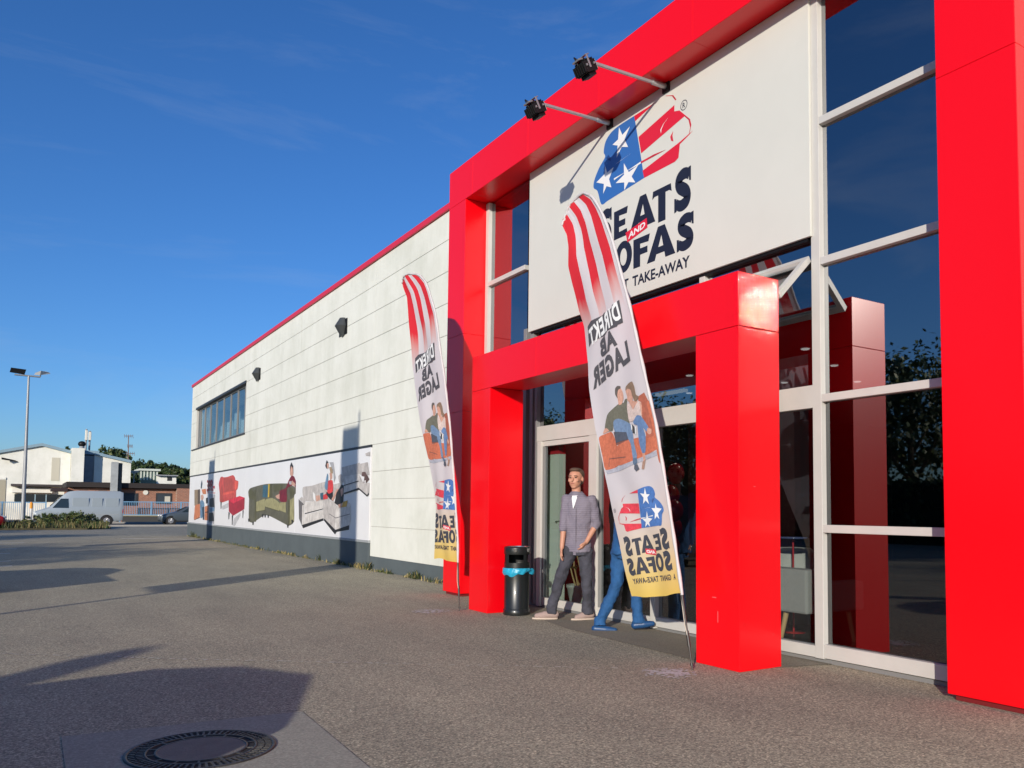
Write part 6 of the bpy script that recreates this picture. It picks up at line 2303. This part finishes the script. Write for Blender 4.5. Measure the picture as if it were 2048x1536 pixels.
# masts on its roof
t = thing('phone_mast', 'phone mast with two white panel aerials on the warehouse tower', 'mast', (wz(173, 900).x, Y + 2, 0))
for px, top, p0, p1 in ((173, 858, 861, 881), (180, 862, 864, 881)):
    a, c = wz(px, top, Y + 2), wz(px, 912, Y + 2)
    MB().tube([(a.x, Y + 2, c.z), (a.x, Y + 2, a.z)], .09, 8).build('pole', GREYW, t)
    q0, q1 = wz(px, p0, Y + 2), wz(px, p1, Y + 2)
    MB().box(q0.x - .13, q0.x + .12, Y + 1.6, Y + 1.85, q1.z, q0.z).build('aerial_panel', M('aerial white', (.62, .6, .52), rough=.5), t, bevel=.04)
t = thing('roof_vent', 'dark round vent cowl on the warehouse tower', 'vent', (wz(164, 896).x, Y + 1, 0))
a = wz(164, 888, Y + 1)
MB().ball((a.x, Y + 1, a.z), (.36, .36, .3)).build('cowl', BLACK, t)
MB().tube([(a.x, Y + 1, a.z - .7), (a.x, Y + 1, a.z - .2)], [.3, .2], 12).build('base', GREYW, t)
t = thing('tv_aerial', 'thin television aerial mast with cross bars above the warehouse end', 'aerial', (wz(257, 925).x, Y + 1, 0))
a, c = wz(257, 871, Y + 1), wz(256, 950, Y + 1)
MB().tube([(c.x, Y + 1, c.z), (a.x, Y + 1, a.z)], [.07, .04], 8).build('pole', mat('rusty', (.2, .13, .11), .8), t)
b = MB()
for py, x0, x1 in ((872, 249, 266), (892, 255, 265), (907, 253, 269)):
    a, c = wz(x0, py, Y + 1), wz(x1, py, Y + 1)
    b.tube([(a.x, Y + 1, a.z), (c.x, Y + 1, c.z)], .035, 6)
    for i in range(5):
        x = a.x + (c.x - a.x) * i / 4
        b.tube([(x, Y + .7, a.z - .2), (x, Y + 1.3, a.z + .2)], .02, 5)
b.build('cross_bars', mat('rusty', (.2, .13, .11), .8), t)

# low brick office
Y2 = 86
bz = lambda px, py: at(px, py, Y2)
t = thing('brick_office', 'low red brick office with a dark flat roof and two windows', 'building', (bz(250, 1000).x, Y2, 0))
BR = brick_mat('red brick')
a, c = bz(137, 975), bz(430, 980)
MB().box(a.x, c.x, Y2, Y2 + 9, 0, a.z).build('wall', BR, t)
a, c = bz(133, 963.5), bz(430, 975)
MB().box(a.x, c.x + .2, Y2 - .6, Y2 + 9.3, bz(200, 975).z, a.z).build('roof', M('dark fascia', (.022, .016, .014), rough=.7), t)
a, c = bz(102, 976), bz(134, 983)
MB().box(a.x, c.x, Y2 - 1.4, Y2 + 2, c.z, a.z).build('porch_roof', M('dark porch', (.03, .015, .015), rough=.7), t)
for i, (x0, x1, y0, y1) in enumerate(((243, 275, 986, 1012), (312, 343, 986, 1008), (160, 175, 981, 987), (197, 213, 981, 987))):
    a, c = bz(x0, y0), bz(x1, y1)
    fr = MB().box(a.x, c.x, Y2 - .06, Y2 + .2, c.z, a.z).build('window', TRIMDK, t)
    MB().box(a.x + .12, c.x - .12, Y2 - .072, Y2 - .061, c.z + .1, a.z - .12).build('pane', M('office glass', (.05, .06, .07), rough=.08), fr)
    if i == 1:
        MB().box(a.x + (c.x - a.x) * .55, c.x - .14, Y2 - .078, Y2 - .073, c.z + .12, a.z - .3).build('blind', M('cream blind', (.5, .48, .4), rough=.9), fr)
a = bz(291, 985)
MB().tube([(a.x, Y2 - .1, a.z), (a.x, Y2, a.z)], .22, 16).build('wall_lamp', M('round white lamp', (.7, .68, .6), rough=.4), t)
a, c = bz(352, 977), bz(376, 1008)
MB().box(a.x, bz(430, 1008).x, Y2 - .8, Y2 - .02, 0, a.z).build('side_wing', BR, t)
t = thing('chimney_slab', 'tall grey concrete slab standing before the brick office', 'chimney', (bz(231, 985).x, Y2 - 2, 0))
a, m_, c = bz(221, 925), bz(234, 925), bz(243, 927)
MB().box(a.x, m_.x, Y2 - 1.5, Y2 - .7, 0, a.z).build('lit_side', M('lit concrete slab', (.33, .35, .35), rough=.9, vary=.15, scale=2), t)
MB().box(m_.x + .002, c.x, Y2 - 1.0, Y2 - .65, 0, c.z).build('shaded_side', M('shaded concrete slab', (.13, .12, .10), rough=.9, vary=.15, scale=2), t)  # the block's shaded face, its shade put in as a darker concrete colour

# white house on the hill
Y3 = 128
hz_ = lambda px, py: at(px, py, Y3)
t = thing('white_house', 'white flat roofed house with a glazed corner room among the trees', 'house', (hz_(320, 960).x, Y3, 0))
a, c = hz_(314, 952), hz_(352, 975)
MB().box(a.x, c.x, Y3, Y3 + 8, 0, a.z).build('wall', WH, t)
a2, c2 = hz_(312, 949.5), hz_(355, 952.5)
MB().box(a2.x, c2.x, Y3 - .6, Y3 + 8.5, c2.z, a2.z).build('roof', GREYW, t)
a, c = hz_(283, 941), hz_(314, 975)
MB().box(a.x, c.x, Y3 + .5, Y3 + 6, 0, a.z).build('glazed_room', M('green grey glass', (.10, .15, .13), rough=.1), t)
b = MB()
for i in range(6):
    x = a.x + (c.x - a.x) * i / 5
    b.box(x - .09, x + .09, Y3 + .38, Y3 + .5, hz_(290, 960).z, a.z)
b.box(a.x - .3, c.x + .4, Y3 + .1, Y3 + 6.2, a.z, a.z + .28)
b.build('frame', M('pale frame', (.55, .58, .5), rough=.5), t)
a = hz_(339, 958)
MB().box(a.x - .3, a.x + .3, Y3 - .05, Y3 + .1, a.z - .25, a.z + .3).build('window', TRIMDK, t)
t = thing('satellite_dish', 'small white satellite dish at the warehouse corner', 'dish', (wz(268, 944).x, Y + 2, 0))
a = wz(268, 944, Y + 2)
MB().lathe((a.x, Y + 2, a.z), [(.02, -.2), (.45, 0), (.5, .12)], 18).build('dish', M('dish white', (.6, .6, .58), rough=.4), t)
MB().tube([(a.x, Y + 2, 0), (a.x, Y + 2, a.z - .2)], .05, 6).build('post', GREYW, t)

# fences
FB = M('pale blue fence paint', (.16, .32, .48), rough=.5)
Yf = 77
for x0, x1, zb, lab in ((-40, 92, .1, 'pale blue bar fence behind the lamp post'), (241, 420, .62, 'pale blue bar fence on the low wall before the brick office')):
    a, c = at(x0, 1004, Yf), at(x1, 1005, Yf)
    t = thing('fence', lab, 'fence', ((a.x + c.x) / 2, Yf, 0))
    zt = (a.z + c.z) / 2
    b = MB()
    n = int((c.x - a.x) / .13)
    for i in range(n + 1):
        x = a.x + (c.x - a.x) * i / n
        b.box(x - .016, x + .016, Yf - .016, Yf + .016, zb + .08, zt - .03)
    b.build('bars', FB, t)
    b = MB()
    b.box(a.x, c.x, Yf - .03, Yf + .03, zt - .03, zt + .04)
    b.box(a.x, c.x, Yf - .03, Yf + .03, zb, zb + .08)
    b.build('rails', FB, t)
    for i in range(4):
        x = a.x + (c.x - a.x) * i / 3
        MB().box(x - .05, x + .05, Yf - .05, Yf + .05, 0, zt + .06).build('fence_post', FB, t)
t = thing('low_wall', 'low brick wall with a pale coping under the blue fence', 'wall', (8, 79, 0))
a, c = at(240, 1035, 79), at(420, 1035, 79)
MB().box(a.x, c.x, 78.4, 78.7, .0, 1.42).build('brickwork', BR, t)
MB().box(a.x, c.x, 76.85, 77.3, .0, .56).build('footing', M('wall footing', (.05, .05, .05), rough=.9), t)
MB().box(a.x, c.x, 76.8, 77.35, .565, .615).build('coping', M('yellow coping', (.45, .36, .18), rough=.8), t)
t = thing('marker_post', 'short post with an orange top and white foot by the van nose', 'post', (at(63, 1010, 66).x, 66, 0))
a, m_, c = at(63, 1004, 66), at(63, 1017, 66), at(63, 1040, 66)
MB().tube([(a.x, 66, m_.z), (a.x, 66, a.z - .1), (a.x, 66, a.z)], [.10, .10, .05], 12).build('orange_top', M('orange plastic', (.75, .28, .01), rough=.5), t)
MB().tube([(a.x, 66, 0), (a.x, 66, m_.z - .002)], .09, 12).build('white_foot', M('white post', (.65, .65, .62), rough=.6), t)
b = MB()
b.box(-60, 60, 63.5, 63.75, 0, .12)
b.box(-60, 60, 74.2, 74.45, 0, .13)
tag(b.build('kerb', M('kerb stone', (.3, .29, .27), rough=.9, vary=.1)), 'grey kerb along the road behind the bed', kind='structure')
b = MB()
b.poly([(-60, 63.76, .003), (60, 63.76, .003), (60, 74.19, .003), (-60, 74.19, .003)])
tag(b.build('road', asphalt_mat('road tarmac', (.04, .04, .042), (.075, .073, .072))), 'dark tarmac road behind the car park', kind='structure')
